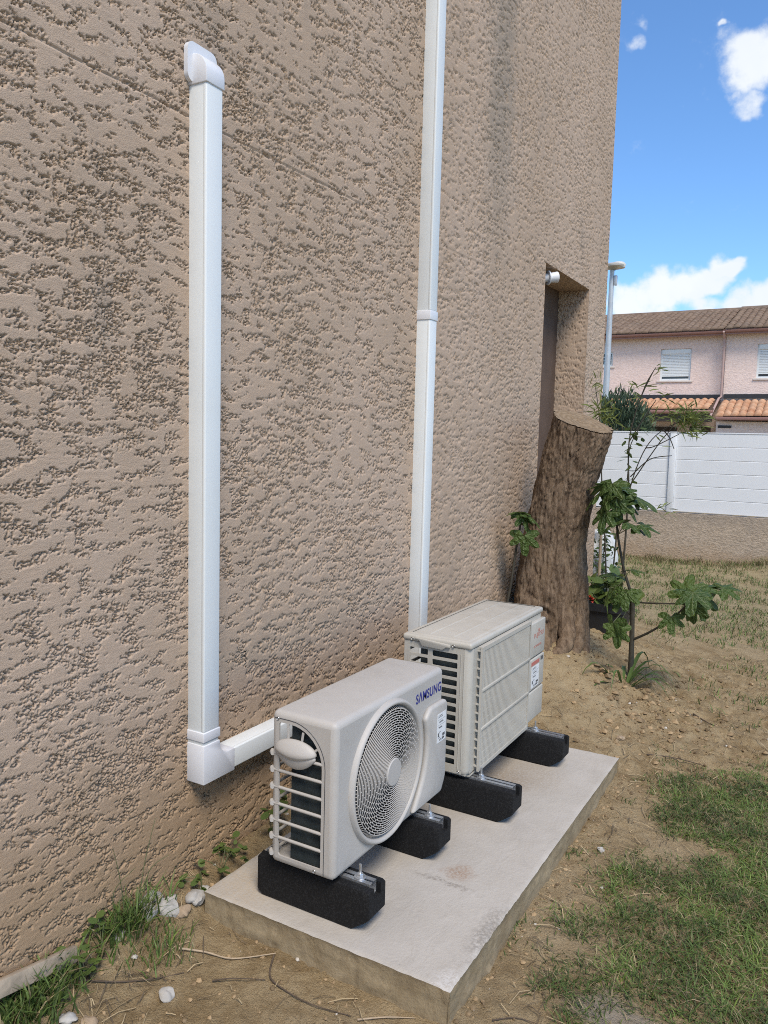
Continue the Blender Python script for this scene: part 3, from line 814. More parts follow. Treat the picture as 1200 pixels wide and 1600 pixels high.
# ------------------------------------------------------------------ white cable ducts on the wall
DW, DD = .073, .070
def duct_v(mb, y, z0, z1, g=0., bev=.006):
    return mb.box(-.006, DD+g, y-g, y+DW+g, z0, z1, bev, 3)
def build_ducts():
    y = 1.905
    t = empty('cable_duct', (0, y+DW/2, .3), 'white plastic duct with curved wall cap, turning level behind the nearer unit', 'duct')
    duct_v(MB(), y, .40, 2.56).build('vertical_trunk', M['pvc'], t)
    MB().box(DD-.014, DD+.0012, y-.0012, y+DW+.0012, .482, 2.545, .0055, 3).build('trunk_lid', M['pvc'], t)
    # curved cap turning into the wall, and its wall rosette
    prof = [(-.004, 2.545), (DD+.005, 2.545), (DD+.005, 2.575)]
    prof += [(DD+.005-.062*(1-math.cos(R(a))), 2.575+.062*math.sin(R(a))) for a in range(10, 91, 8)]
    prof += [(-.004, 2.637)]
    MB().prism(prof, 'y', y-.005, y+DW+.005, .0035, 2).build('wall_cap', M['pvc2'], t)
    MB().plate(rrect(y-.026, y+DW+.032, 2.552, 2.672, .026, 6), [], 'x', .001, .016).build('wall_rosette', M['pvc2'], t)
    duct_v(MB(), y, .450, .482, .004, .002).build('joint_collar', M['pvc2'], t)
    # flat elbow
    e = [(y-.003, .438), (y-.003, .304), (y+.152, .304), (y+.152, .384)]
    cx, cz, rr = y+DW+.003+.042, .384+.042, .042
    e += [(cx-rr*math.sin(R(a)), cz-rr*math.cos(R(a))) for a in range(0, 91, 15)]
    e += [(y+DW+.003, .438)]
    MB().prism(e, 'x', -.004, DD+.004, .003, 2).build('elbow', M['pvc2'], t)
    MB().box(-.006, DD, y+.15, 2.50, .312, .382, .006, 3).build('horizontal_trunk', M['pvc'], t)
    MB().box(DD-.014, DD+.0012, y+.152, 2.50, .3108, .3832, .0055, 3).build('trunk_lid', M['pvc'], t)
    MB().tube([(.03, y+.05, .304), (.03, y+.05, .297)], .006, 10).build('clip', M['pvc2'], t)
    y = 3.459
    t = empty('cable_duct', (0, y+DW/2, .1), 'tall white plastic duct running off the top edge, down behind the farther unit', 'duct')
    duct_v(MB(), y, .12, 2.07).build('vertical_trunk', M['pvc'], t)
    duct_v(MB(), y, 2.0705, 4.6).build('vertical_trunk', M['pvc'], t)
    for a, b in ((.12, 2.046), (2.09, 4.6)): MB().box(DD-.014, DD+.0012, y-.0012, y+DW+.0012, a, b, .0055, 3).build('trunk_lid', M['pvc'], t)
    duct_v(MB(), y, 2.046, 2.090, .004, .002).build('joint_collar', M['pvc2'], t)
build_ducts()
def build_pipe():
    b = Vector((-.06, 5.47, 2.62))
    t = empty('pipe_fitting', b, 'white ribbed plastic pipe end under the doorway lintel', 'pipe')
    ax = Vector((.62, .62, .10)).normalized()
    q = ax.to_track_quat('Z', 'Y').to_matrix().to_4x4()
    def part(name, prof):
        mb = MB().lathe((0, 0, 0), prof, 'z', 28); M4 = Matrix.Translation(b) @ q
        mb.v = [tuple(M4 @ (Vector(v)*.68)) for v in mb.v]; mb.build(name, M['pvc2'], t, smooth=40)
    part('pipe', [(-.20, .043), (-.06, .043), (-.06, .050), (-.045, .050), (-.045, .043), (-.02, .043), (-.02, .05), (-.005, .05), (-.005, .043), (.03, .043)])
    part('flange', [(.03, .043), (.03, .073), (.042, .073), (.042, .043)])
    part('socket', [(.042, .046), (.06, .050), (.125, .055), (.13, .057), (.14, .057), (.14, .049), (.05, .045)])
build_pipe()

# ------------------------------------------------------------------ lettering
def text_mesh(body, size, pos, bold=0., sx=1., plane='x', shear=0., align='LEFT', depth=.0006):
    """lettering on a face towards +x; runs along +y"""
    cu = bpy.data.curves.new('lettering', 'FONT'); cu.body = body; cu.size = size; cu.offset = bold; cu.extrude = depth
    cu.align_x = align; cu.shear = shear; cu.space_character = 1.08
    o = bpy.data.objects.new('lettering', cu); COL.objects.link(o)
    dg = bpy.context.evaluated_depsgraph_get(); dg.update()
    me = bpy.data.meshes.new_from_object(o.evaluated_get(dg))
    bpy.data.objects.remove(o); bpy.data.curves.remove(cu)
    vs = [Vector((pos[0]+v.co.z, pos[1]+v.co.x*sx, pos[2]+v.co.y)) for v in me.vertices]
    fs = [tuple(p.vertices) for p in me.polygons]
    bpy.data.meshes.remove(me)
    return vs, fs
def lettering(name, mat, parent, *a, fit=None, **k):
    vs, fs = text_mesh(*a, **k)
    if fit:                                         # fit = (y0, y1, z0, z1)
        ys = [v.y for v in vs]; zs = [v.z for v in vs]
        for v in vs:
            v.y = fit[0]+(v.y-min(ys))/(max(ys)-min(ys))*(fit[1]-fit[0])
            v.z = fit[2]+(v.z-min(zs))/(max(zs)-min(zs))*(fit[3]-fit[2])
    return MB().add(vs, fs).build(name, mat, parent, smooth=0)
def sticker(parent, x, y0, y1, z0, z1, red=False):
    s = MB().box(x, x+.0008, y0, y1, z0, z1).build('rating_label', M['sticker'], parent)
    p = MB(); r = random.Random(3); xx = x+.0008; H = z1-z0; W = y1-y0
    def bar(a, b, c, d): p.box(xx, xx+.0003, y0+W*a, y0+W*b, z0+H*c, z0+H*d)
    for c, l in ((.93, .8), (.88, .9), (.72, .6), (.69, .75), (.53, .5), (.50, .62), (.36, .4), (.33, .35), (.22, .3), (.16, .32), (.10, .5), (.06, .7)):
        a = r.uniform(.08, .3)
        for k in range(5):
            w = r.uniform(.03, .13)
            if a+w > l+.05: break
            bar(a, a+w, c-.012, c+.010); a += w+.02
    bar(.05, .95, .785, .79); bar(.05, .95, .60, .605); bar(.1, .22, .2, .32); bar(.62, .9, .16, .26); bar(.58, .86, .06, .13)
    p.build('print', M['ink'], s, smooth=0)
    return s
def screws(parent, pts, axis='y'):
    for p in pts:
        m = MB()
        if axis == 'y': m.lathe(p, [(.001, .0), (0, .003), (-.002, .0048), (-.0005, .006), (.004, .006)], 'y', 12)
        else: m.lathe(p, [(.003, 0), (.002, .004), (0, .006), (-.003, .006)], 'x', 12)
        m.build('screw', M['screw'], parent)

# ------------------------------------------------------------------ nearer outdoor unit
def fan_assembly(t, x, cy, cz, r):
    MB().lathe((x, cy, cz), [(.0, r), (-.10, r-.006), (-.105, r-.02), (-.105, 0)], 'x', 56).build('fan_shroud', M['black_plastic'], t)
    fan = MB().lathe((x-.07, cy, cz), [(0, .05), (.035, .046), (.04, 0)], 'x', 24).build('fan', M['fan'], t)
    for k in range(3):
        m = MB(); vs = []; fs = []; na, nr = 8, 6
        for i in range(na):
            for j in range(nr):
                a = 2*math.pi*k/3+i/(na-1)*1.7+.25*j/(nr-1); rr = .045+(r-.06)*j/(nr-1)
                vs.append((x-.075+.05*i/(na-1), cy+rr*math.cos(a), cz+rr*math.sin(a)))
        for i in range(na-1):
            for j in range(nr-1): fs.append((i*nr+j, (i+1)*nr+j, (i+1)*nr+j+1, i*nr+j+1))
        m.add(vs, fs).build('fan_blade', M['fan'], fan)
def build_unit_near():
    xb, xf, y0, y1, z0, z1 = .377, .615, 1.871, 2.590, .149, .636
    t = empty('outdoor_unit', ((xb+xf)/2, (y0+y1)/2, z0), 'nearer smooth grey air conditioner unit with round fan grille and blue lettering', 'air conditioner', 'outdoor units on the pad')
    g = .020
    MB().box(xb, xf, y0, y1, z0, z1, g, 4, drop=((0, -1, 0), (-1, 0, 0), (1, 0, 0), (0, 0, -1))).build('casing', M['case_grey'], t, smooth=60)
    MB().box(xb+.01, xf-.01, y0+.01, y1-.01, z0+.004, z0+.016).build('base_tray', M['case_grey'], t)
    # side frame with an arched opening
    ax0, ax1, az0, az1 = xb+.030, .566, .178, .602
    rr = .115
    hole = [(ax0, az0+.006), (ax0+.006, az0), (ax1-.006, az0), (ax1, az0+.006)]
    hole += [(ax1-rr+rr*math.cos(R(a)), az1-rr+rr*math.sin(R(a))) for a in range(0, 91, 9)]
    hole += [(ax0+.006, az1), (ax0, az1-.006)]
    MB().plate([(xb+g-.002, z0+g), (xf-g, z0+g), (xf-g, z1-g), (xb+g-.002, z1-g)], [hole], 'y', y0, .006).build('side_frame', M['case_grey'], t)
    # thin seam where the side cover meets the front cover
    seam = [(ax1+.012, z0+.012)]+[(ax1+.012, az1-rr)]+[(ax1-rr+(rr+.012)*math.cos(R(a)), az1-rr+(rr+.012)*math.sin(R(a))) for a in range(9, 91, 9)]+[(xb+.012, az1+.012)]
    MB().tube([(p[0], y0-.0002, p[1]) for p in seam], .0011, 5).build('cover_seam', M['fan'], t)
    # louvre bars wrapping from the side round to the back
    for k in range(7):
        z = .180+.0535*k
        m = MB(); path = [(ax1+.002, y0+.004, z), (xb+.012, y0+.004, z), (xb+.004, y0+.008, z), (xb+.002, y0+.02, z), (xb+.002, y1-.03, z)]
        if k == 0: path = path[1:]
        m.tube(path, .0052, 8)
        m.tube([(xb+.010, y0-.003, z), (xb+.002, y0+.003, z), (xb-.003, y0+.012, z)], .0078, 8)
        m.build('louvre_bar', M['case_grey'], t, smooth=60)
    for yy in (y0+.24, y0+.48):
        MB().box(xb, xb+.006, yy-.004, yy+.004, z0+.02, z1-.02).build('back_rib', M['case_grey'], t)
    MB().box(xb+.001, xb+.012, y0+.012, y0+.022, z0+.02, z1-.02).build('corner_rib', M['case_grey'], t)
    # upright dividers in the arch
    for (xa, za, xc, zc) in ((.440, .54, .440, .602), (.487, .535, .495, .585), (.525, .525, .548, .545)):
        MB().tube([(xa, y0+.003, za), (xc, y0+.003, zc)], .0042, 6).build('arch_divider', M['case_grey'], t)
    # moulded hand grip
    for nm, zc, up, dn, px, dep in (('grip_recess', .512, .030, .036, .074, .017), ('hand_grip', .524, .036, .022, .076, .027)):
        bm = bmesh.new(); bmesh.ops.create_uvsphere(bm, u_segments=32, v_segments=20, radius=1)
        for v in bm.verts:
            x, y, z = v.co
            zz = zc+(z*up if z > 0 else -(abs(z)**1.6)*dn)-.008*(1-x*x)*(z < 0)
            v.co = Vector((.470+x*px, y0-.001+y*dep*(1-.35*max(0, z)), zz+.006*x*0))
        MB().bm(bm).build(nm, M['case_grey'], t, smooth=60)
    # heat exchanger
    MB().box(.440, .575, y0+.022, y0+.045, z0+.02, z1-.03).build('coil', M['coil'], t)
    c = t.children[-1]
    mf = MB()
    for k in range(34): mf.box(.442+k*.0039, .4432+k*.0039, y0+.0195, y0+.0222, z0+.022, z1-.032)
    tag(mf.build('coil_fins', M['coil'], c), kind='stuff')
    MB().box(.440, .462, y0+.045, y1-.06, z0+.02, z1-.03).build('rear_coil', M['coil'], t)
    MB().box(.465, xf-.02, y1-.20, y1-.19, z0+.02, z1-.02).build('partition', M['black_plastic'], t)
    # front with the round opening
    cy, cz, r = 2.178, .388, .214
    MB().plate([(y0+g, z0+g), (y1-g, z0+g), (y1-g, z1-g), (y0+g, z1-g)], [circle(cy, cz, r, 72)], 'x', xf-.006, .006).build('front_panel', M['case_grey'], t)
    MB().lathe((xf, cy, cz), [(-.012, r-.002), (.010, r+.001), (.016, r+.006), (.017, r+.011), (.012, r+.016), (.0, r+.020), (-.004, r+.020)], 'x', 80).build('grille_rim', M['case_grey'], t, smooth=60)
    fan_assembly(t, xf-.012, cy, cz, r-.004)
    gx = lambda q: xf+.010+.016*(1-(q/r)**2)
    n = 21
    rad = [.050+(r-.012-.050)*k/(n-1) for k in range(n)]
    hub = MB().lathe((0, cy, cz), [(gx(.045)-.006, .046), (gx(.045)+.001, .046), (gx(.04)+.004, .043), (gx(0)+.004, .0)], 'x', 40).build('grille_hub', M['case_grey'], t, smooth=40)
    for q in rad:
        MB().ring((gx(q), cy, cz), 'x', q, .0015, 64, 6).build('grille_ring', M['case_grey'], t, smooth=80)
    ties = MB()
    for k in range(n-1):
        a, b = rad[k], rad[k+1]; cnt = 12 if a < .08 else 24 if a < .13 else 36
        for j in range(cnt):
            th = 2*math.pi*(j+(.5 if k % 2 else 0)+.09*k)/cnt
            ties.tube([(gx(a), cy+a*math.cos(th), cz+a*math.sin(th)), (gx(b), cy+b*math.cos(th), cz+b*math.sin(th))], .0012, 4, cap=False)
    for j in range(110):
        th = 2*math.pi*j/110; a, b = rad[-1], r
        ties.tube([(gx(a), cy+a*math.cos(th), cz+a*math.sin(th)), (xf-.008, cy+b*math.cos(th), cz+b*math.sin(th))], .0013, 4, cap=False)
    tag(ties.build('grille_ties', M['case_grey'], t, smooth=60), kind='stuff')
    # raised service cover on the right of the front
    pol = [(y1-.006, .205), (y1+.004, .23), (y1+.004, .505), (y1-.012, .520), (2.462, .520), (2.440, .505)]
    pol += [(cy+.262*math.cos(R(a)), cz+.262*math.sin(R(a))) for a in (22, 12, 2, -8, -18, -28, -38)]
    pol += [(cy+.245*math.cos(R(-48)), z0+.022), (y1-.03, z0+.022)]
    MB().prism(pol, 'x', xf-.004, xf+.020, .011, 3).build('service_cover', M['case_grey'], t, smooth=60)
    sc = t.children[-1]
    sticker(sc, xf+.0202, 2.505, 2.576, .372, .480)
    lettering('brand_lettering', M['logo_blue'], t, 'SΛMSUNG', .06, (xf+.0006, 0, 0), bold=.0007, fit=(2.372, 2.568, .552, .588))
    screws(t, [(.402, y0-.0005, .612), (.545, y0-.0005, .166)])
build_unit_near()

# ------------------------------------------------------------------ farther outdoor unit
def build_unit_far():
    xb, xf, y0, y1, z0, z1 = .351, .648, 2.760, 3.598, .148, .689
    t = empty('outdoor_unit', ((xb+xf)/2, (y0+y1)/2, z0), 'farther cream air conditioner unit with a lidded top and upright slatted grille', 'air conditioner', 'outdoor units on the pad')
    g = .026; zt = .662
    MB().box(xb, xf, y0, y1, z0, zt+.03, g, 4, drop=((0, -1, 0), (-1, 0, 0), (1, 0, 0), (0, 0, -1), (0, 0, 1))).build('casing', M['case_cream'], t, smooth=60)
    MB().box(xb+.01, xf-.01, y0+.01, y1-.01, z0+.004, z0+.016).build('base_tray', M['case_cream'], t)
    # lid
    MB().box(xb-.004, xf+.004, y0-.005, y1+.004, zt, z1, .011, 4).build('lid', M['case_cream'], t, smooth=60)
    lid = t.children[-1]
    for xx in (.445, .545):
        MB().box(xx-.006, xx+.006, y0+.05, y1-.04, z1-.003, z1+.0016, .0022, 2).build('lid_rib', M['case_cream'], lid)
    tabp = [(.408, zt+.012), (.425, zt+.010), (.440, zt-.012), (.530, zt-.014), (.545, zt-.002), (.562, zt-.002), (.562, zt+.010), (.408, zt+.02)]
    MB().prism(tabp, 'y', y0-.012, y0+.0, .003, 2).build('lid_grip', M['case_cream'], lid)
    # slotted side
    holes = []
    for k in range(13):
        zz = .192+.0352*k
        holes.append(rrect(xb+.030, .462, zz, zz+.024, .004, 2)); holes.append(rrect(.482, .592, zz, zz+.024, .004, 2))
    MB().plate([(xb+g-.004, z0+.012), (xf-g, z0+.012), (xf-g, zt), (xb+g-.004, zt)], holes, 'y', y0, .005).build('slotted_side', M['case_cream'], t)
    MB().box(xb+.004, xb+g, y0+.001, y0+.009, z0+.012, zt).build('corner_post', M['case_cream'], t)
    for xx in (.607, .6215):
        MB().tube([(xx, y0-.0005, z0+.03), (xx, y0-.0005, zt-.02)], .0016, 6).build('pressed_line', M['case_cream'], t)
    MB().box(.420, .60, y0+.022, y0+.045, z0+.02, zt-.004).build('coil', M['coil'], t)
    MB().box(.420, .445, y0+.045, y1-.06, z0+.02, zt-.004).build('rear_coil', M['coil'], t)
    for k in range(8):
        MB().box(xb, xb+.005, y0+.02, y1-.02, .19+.06*k, .202+.06*k).build('back_rail', M['case_cream'], t)
    for yy in (y0+.25, y0+.5): MB().box(xb+.005, xb+.009, yy-.004, yy+.004, z0+.012, zt).build('back_rib', M['case_cream'], t)
    # front panel, fan behind
    cy, cz, r = 3.105, .412, .225
    MB().plate([(y0+g, z0+.012), (y1-g, z0+.012), (y1-g, zt), (y0+g, zt)], [circle(cy, cz, r, 48)], 'x', xf-.006, .006).build('front_panel', M['case_cream'], t)
    fan_assembly(t, xf-.007, cy, cz, r-.003)
    # grille: frame, upright slats, cross bars
    a, b, c, d = 2.822, 3.386, .160, .664
    X = xf+.022
    MB().plate([(a, c), (b, c), (b, d), (a, d)], [rrect(a+.016, b-.012, c+.014, d-.016, .006, 3)], 'x', X-.008, .010).build('grille_frame', M['case_cream'], t)
    n = 40; w = (b-.012-a-.016)/n
    sm = MB().box(-.003, .0, -.0045, .0045, c+.012, d-.014, .0012, 1).mesh('slat', off=(0, 0, 0))
    off = origin_of(t)
    for k in range(1, n):
        o = link('grille_slat', sm, M['case_cream'], t); o.location = Vector((X, a+.016+w*k, 0))-off
    for z, hh in ((.488, .006), (.330, .006)):
        MB().box(X-.004, X+.004, a+.008, b-.006, z-hh, z+hh, .002, 2).build('cross_bar', M['case_cream'], t)
    for z in (.195, .228, .262, .296):
        MB().box(X-.007, X-.001, a+.010, b-.008, z-.0022, z+.0022).build('cross_wire', M['case_cream'], t)
    for z in (.364, .398, .432, .462):
        MB().box(X-.007, X-.001, a+.010, a+.12, z-.0022, z+.0022).build('cross_wire', M['case_cream'], t)
    for k in range(14):
        z = c+.02+k*.036
        MB().box(xf-.001, X-.006, a+.001, a+.010, z-.003, z+.003).build('side_tie', M['case_cream'], t)
    MB().box(xf-.001, X-.008, a+.006, b-.002, d-.012, d-.002).build('grille_top', M['case_cream'], t)
    MB().box(xf-.001, X-.008, b-.008, b-.001, c, d-.013).build('grille_side', M['case_cream'], t)
    # service panels on the right
    for (za, zb) in ((.478, .642), (.322, .472), (.176, .316)):
        MB().box(xf-.004, xf+.018, 3.394, y1+.002, za, zb, .006, 3).build('service_panel', M['case_cream'], t)
    pan = t.children[-1]
    X2 = xf+.0182
    lettering('brand_lettering', M['logo_red'], t, 'FUJITSU', .04, (X2, 0, 0), bold=.0004, fit=(3.444, 3.572, .562, .588))
    lp = [(X2+.0004, 3.508+.010*math.sin(2*math.pi*i/40)*1.0, .598+.006*math.sin(4*math.pi*i/40)) for i in range(41)]
    MB().tube(lp, .0011, 4).build('brand_mark', M['logo_red'], t)
    lettering('small_lettering', M['logo_red'], t, 'DC INVERTER', .02, (X2, 0, 0), fit=(3.446, 3.548, .522, .532))
    MB().box(X2, X2+.0006, 3.420, 3.530, .440, .458).build('red_print', M['red_print'], t)
    MB().box(X2, X2+.0006, 3.548, 3.580, .444, .462).build('spec_print', M['ink'], t)
    sticker(t, X2, 3.424, 3.528, .334, .434)
    screws(t, [(.394, y0-.007, zt+.012), (.575, y0-.006, zt+.008), (.610, y0-.0005, .168)])
    MB().box(.60, xf-.002, y0+.03, y0+.09, z0-.004, z0+.002).box(.60, xf-.002, y1-.20, y1-.13, z0-.004, z0+.002).build('mounting_flange', M['case_cream'], t)
build_unit_far()

# ------------------------------------------------------------------ rubber support feet
def build_feet():
    def foot(x0, x1, y0, label, bx):
        W, H = .103, .132
        t = empty('rubber_foot', ((x0+x1)/2, y0+W/2, .001), label, 'support foot', 'black rubber support feet')
        # cross-section with a slot for the rail, lofted along x with raised, narrowed ends
        sl, sd = .021, .034
        sec = [(-W/2+.004, 0), (W/2-.004, 0), (W/2, .006), (W/2, H-.010), (W/2-.003, H-.003), (W/2-.010, H), (sl, H), (sl, H-sd), (-sl, H-sd), (-sl, H), (-W/2+.010, H), (-W/2+.003, H-.003), (-W/2, H-.010), (-W/2, .006)]
        xs = [(x0, .018, .95), (x0+.006, .012, 1), (x0+.020, .0, 1), (x1-.062, .0, 1), (x1-.010, .036, 1), (x1, .046, .93)]
        vs = []; fs = []; n = len(sec)
        for x, lift, sc in xs:
            for (yy, zz) in sec:
                z2 = max(zz, lift+.3*zz*(zz < .01)) if zz < lift+.001 else zz
                z2 = min(z2, H-.006) if (sc < 1 and zz > H-.009 and abs(yy) > sl) else z2
                vs.append((x, y0+W/2+yy*sc, .001+z2))
        for i in range(len(xs)-1):
            for j in range(n):
                fs.append((i*n+j, i*n+(j+1) % n, (i+1)*n+(j+1) % n, (i+1)*n+j))
        fs.append(tuple(range(n))); fs.append(tuple((len(xs)-1)*n+j for j in reversed(range(n))))
        MB().add(vs, fs).build('rubber_block', M['rubber'], t, smooth=30)
        yc = y0+W/2; z = .001+H-sd
        th = .0025; w = .0195; top = z+.041
        u = [(yc-w, z+.001), (yc+w, z+.001), (yc+w, top), (yc+.0045, top), (yc+.0045, top-th), (yc+w-th, top-th), (yc+w-th, z+.001+th), (yc-w+th, z+.001+th), (yc-w+th, top-th), (yc-.0045, top-th), (yc-.0045, top), (yc-w, top)]
        MB().prism(u, 'x', x0+.012, x1-.016).build('steel_rail', M['zinc'], t, smooth=20)
        b = t
        bz = top
        MB().tube([(bx, yc, bz-.03), (bx, yc, bz+.042)], .0042, 10).build('threaded_rod', M['zinc'], b)
        MB().lathe((bx, yc, bz), [(.0005, .005), (.0005, .018), (.004, .018), (.004, .005)], 'z', 24).build('washer', M['zinc'], b)
        MB().lathe((bx, yc, bz), [(.004, .004), (.004, .0098), (.006, .0105), (.012, .0105), (.014, .0095), (.014, .004)], 'z', 6).build('nut', M['zinc'], b, smooth=0)
        return t
    foot(.300, .717, 1.906, 'black rubber foot nearest the camera, under the near end of the lettered unit', .655)
    foot(.300, .717, 2.374, 'black rubber foot under the far end of the fan-grille unit', .655)
    foot(.240, .838, 2.770, 'black rubber foot under the near end of the slatted cream unit', .684)
    foot(.240, .838, 3.392, 'black rubber foot at the far edge of the pad', .690)
build_feet()
# ------------------------------------------------------------------ sawn tree stump
def build_stump():
    base = np.array((.262, 4.9, .08))
    t = empty('tree_stump', tuple(base), 'tall leaning sawn-off tree trunk with rough brown bark beside the doorway', 'tree stump')
    na, nz = 200, 210
    th = np.linspace(0, 2*np.pi, na+1)[:-1]+np.pi*.75     # seam towards the wall
    tz = np.linspace(0, 1, nz)
    A, T = np.meshgrid(th, tz, indexing='ij')
    zc = [0, .15, .40, .78, 1.2, 1.58]; cx = [.262, .262, .258, .268, .335, .42]; rr = [.245, .243, .236, .194, .180, .186]
    Zc = -.02+1.62*T
    C = np.interp(Zc, np.array(zc), cx); Rd = np.interp(Zc, np.array(zc), rr)
    k = np.ones(9)/9
    # root flare and big flutes
    Rd = Rd*(1+.06*np.sin(3*A+1.0+.8*T)*(1-.4*T)+.035*np.sin(5*A-1.2*T))
    root = np.exp(-(Zc/.16)**2)
    Rd = Rd+root*(.035*np.clip(np.sin(4*A+.6), -.3, 1)-.03*np.cos(A))
    s = (A-th[0])*.22; tw = s+.10*Zc
    f1 = np.abs(gn(tw/.034+.8*gn(tw/.05, Zc/.12, 91), Zc/.30, 92)); f2 = np.abs(gn(tw/.013+.6*gn(tw/.03, Zc/.09, 93), Zc/.22, 94))
    bark = -.010*sst(.16, 0, f1)-.008*sst(.18, 0, f2)+.012*fbm(tw/.07, Zc/.20, 95, 3)+.007*gn(tw/.008, Zc/.045, 97)
    kn = np.exp(-((s-.55)/.07)**2-((Zc-.30)/.06)**2)+.8*np.exp(-((s-.80)/.05)**2-((Zc-.18)/.05)**2)
    bark = bark+.03*kn*np.sin(((s-.55)**2+(Zc-.30)**2)**.5*90)
    Rd = Rd+bark
    X = C+Rd*np.cos(A); Y = base[1]+Rd*np.sin(A)*.98
    # cut plane: high at the back left, low at the front right
    top = 1.60-.36*(X-.42)+.17*(Y-4.9)
    Z = base[2]+(top-base[2])*np.where(T > 0, T, 0); Z = np.where(T == 0, -.1, Z)
    V = np.stack([X, Y, Z], -1)
    q = grid_quads(na+1, nz) % (na*nz)
    me = np_mesh('trunk', V.reshape(-1, 3)-base, q, smooth=180); link('trunk', me, M['bark'], t)
    rim = V[:, -1]; c = rim.mean(0); m = 16
    f = np.linspace(0, 1, m)
    P = c+(rim[:, None]-c)*f[None, :, None]
    P[..., 2] += .010*fbm(P[..., 0]/.05, P[..., 1]/.02, 99, 3)*np.minimum(1, (1-f)*6)[None]+.006*f[None]**8
    q2 = grid_quads(na+1, m) % (na*m)
    link('sawn_top', np_mesh('sawn_top', P.reshape(-1, 3)-base, q2, smooth=180), M['cut'], t)
    r = random.Random(2)
    for a, l, rad in ((-125, .26, .060), (-95, .22, .075), (-62, .24, .065), (-30, .20, .060), (-5, .16, .055), (-150, .2, .05)):
        P = []; Rr = []
        for i in range(14):
            f = i/13; aa = R(a)+.35*math.sin(f*2.6+a); d = .16+l*.75*f; px, py = .262+d*math.cos(aa), 4.9+d*math.sin(aa)
            P.append((px, py, float(G0(px, py))+.24*(1-f)**1.6-.035*f)); Rr.append(rad*(1-.45*f)*(1+.12*math.sin(i*2.3+a)+.08*r.random()))
        P = [Vector(p) for p in P]
        mb = MB().tube(P, Rr, 18)
        mb.v = [tuple(Vector(v)+Vector((1, 1, .6))*(.012*float(gn(v[0]*38+v[2]*20, v[1]*38-v[2]*14, 5))+.008*float(gn(v[0]*90, v[1]*90+v[2]*50, 6)))) for v in mb.v]
        mb.build('root', M['bark'], t, smooth=80)
build_stump()

# ------------------------------------------------------------------ leaves and plants
def fig_leaf_mesh(name, seed):
    r = random.Random(seed)
    lob = [(90, 1.0, 21), (90-50, .90, 19), (90+50, .90, 19), (90-104, .66, 23), (90+104, .66, 23)]
    n = 44; vs = [(0, 0, 0)]; fs = []
    lob = [(a+r.uniform(-6, 6), l*r.uniform(.88, 1.1), w) for a, l, w in lob]
    for ring, fr in ((0, .5), (1, 1.0)):
        for i in range(n):
            a = -50+280*i/(n-1)
            rad = .36+max(l*math.exp(-abs((a-c)/w)**2.6)*.62 for c, l, w in lob)
            rad *= fr*(1+.03*math.sin(i*2.7+seed))
            x, y = rad*math.cos(R(a)), rad*math.sin(R(a))
            z = -.30*rad*rad-.07*abs(math.sin(R(a-90)*3.6))*rad+.06*math.sin(a*.11+seed*2)*rad
            vs.append((x, y, z))
    for i in range(n-1):
        fs.append((0, 1+i, 2+i)); fs.append((1+i, 1+n+i, 2+n+i, 2+i))
    me = bpy.data.meshes.new(name); me.from_pydata(vs, [], fs); finish(me, 180); return me
FIG = [fig_leaf_mesh('leaf', k) for k in range(4)]
def put_leaf(parent, mesh, mat, p, size, heading, pitch, roll=0, name='leaf'):
    o = bpy.data.objects.new(name, mesh); COL.objects.link(o); o.parent = parent
    if not mesh.materials: mesh.materials.append(mat)
    o.location = Vector(p)-origin_of(parent)
    o.rotation_euler = Matrix.Rotation(R(heading), 3, 'Z').to_4x4().to_euler()
    m = Matrix.Rotation(R(heading), 3, 'Z') @ Matrix.Rotation(R(pitch), 3, 'X') @ Matrix.Rotation(R(roll), 3, 'Y')
    o.rotation_euler = m.to_euler(); o.scale = (size,)*3
    if mesh.materials[0] != mat: o.material_slots[0].link = 'OBJECT'; o.material_slots[0].material = mat
    return o
def smooth_path(pts, k=5):
    pts = [Vector(p) for p in pts]; out = []
    for i in range(len(pts)-1):
        p0 = pts[max(i-1, 0)]; p1 = pts[i]; p2 = pts[i+1]; p3 = pts[min(i+2, len(pts)-1)]
        for j in range(k):
            t = j/k
            out.append(.5*((2*p1)+(p2-p0)*t+(2*p0-5*p1+4*p2-p3)*t*t+(3*p1-3*p2+p3-p0)*t**3))
    out.append(pts[-1]); return out
def stem(parent, pts, r0, r1, mat, name='stem'):
    P = smooth_path(pts); n = len(P)
    return MB().tube(P, [r0+(r1-r0)*i/(n-1) for i in range(n)], 7).build(name, mat, parent, smooth=80)
def strips(blades, name, mat, parent=None, base=None):
    """many narrow leaves: (root, tip, width, normal-ish) as one mesh"""
    V = []; F = []
    for (a, b, w, sag) in blades:
        a = Vector(a); b = Vector(b); d = b-a; sd = d.cross(Vector((rnd.gauss(0, 1), rnd.gauss(0, 1), rnd.gauss(0, 1)))).normalized()*w*.5
        o = len(V); mid = a+d*.45+Vector((0, 0, sag*d.length))
        V += [a-sd*.3, a+sd*.3, mid+sd, mid-sd, b]; F += [(o, o+1, o+2, o+3), (o+3, o+2, o+4)]
    return MB().add(V, F).build(name, mat, parent, base, smooth=0)
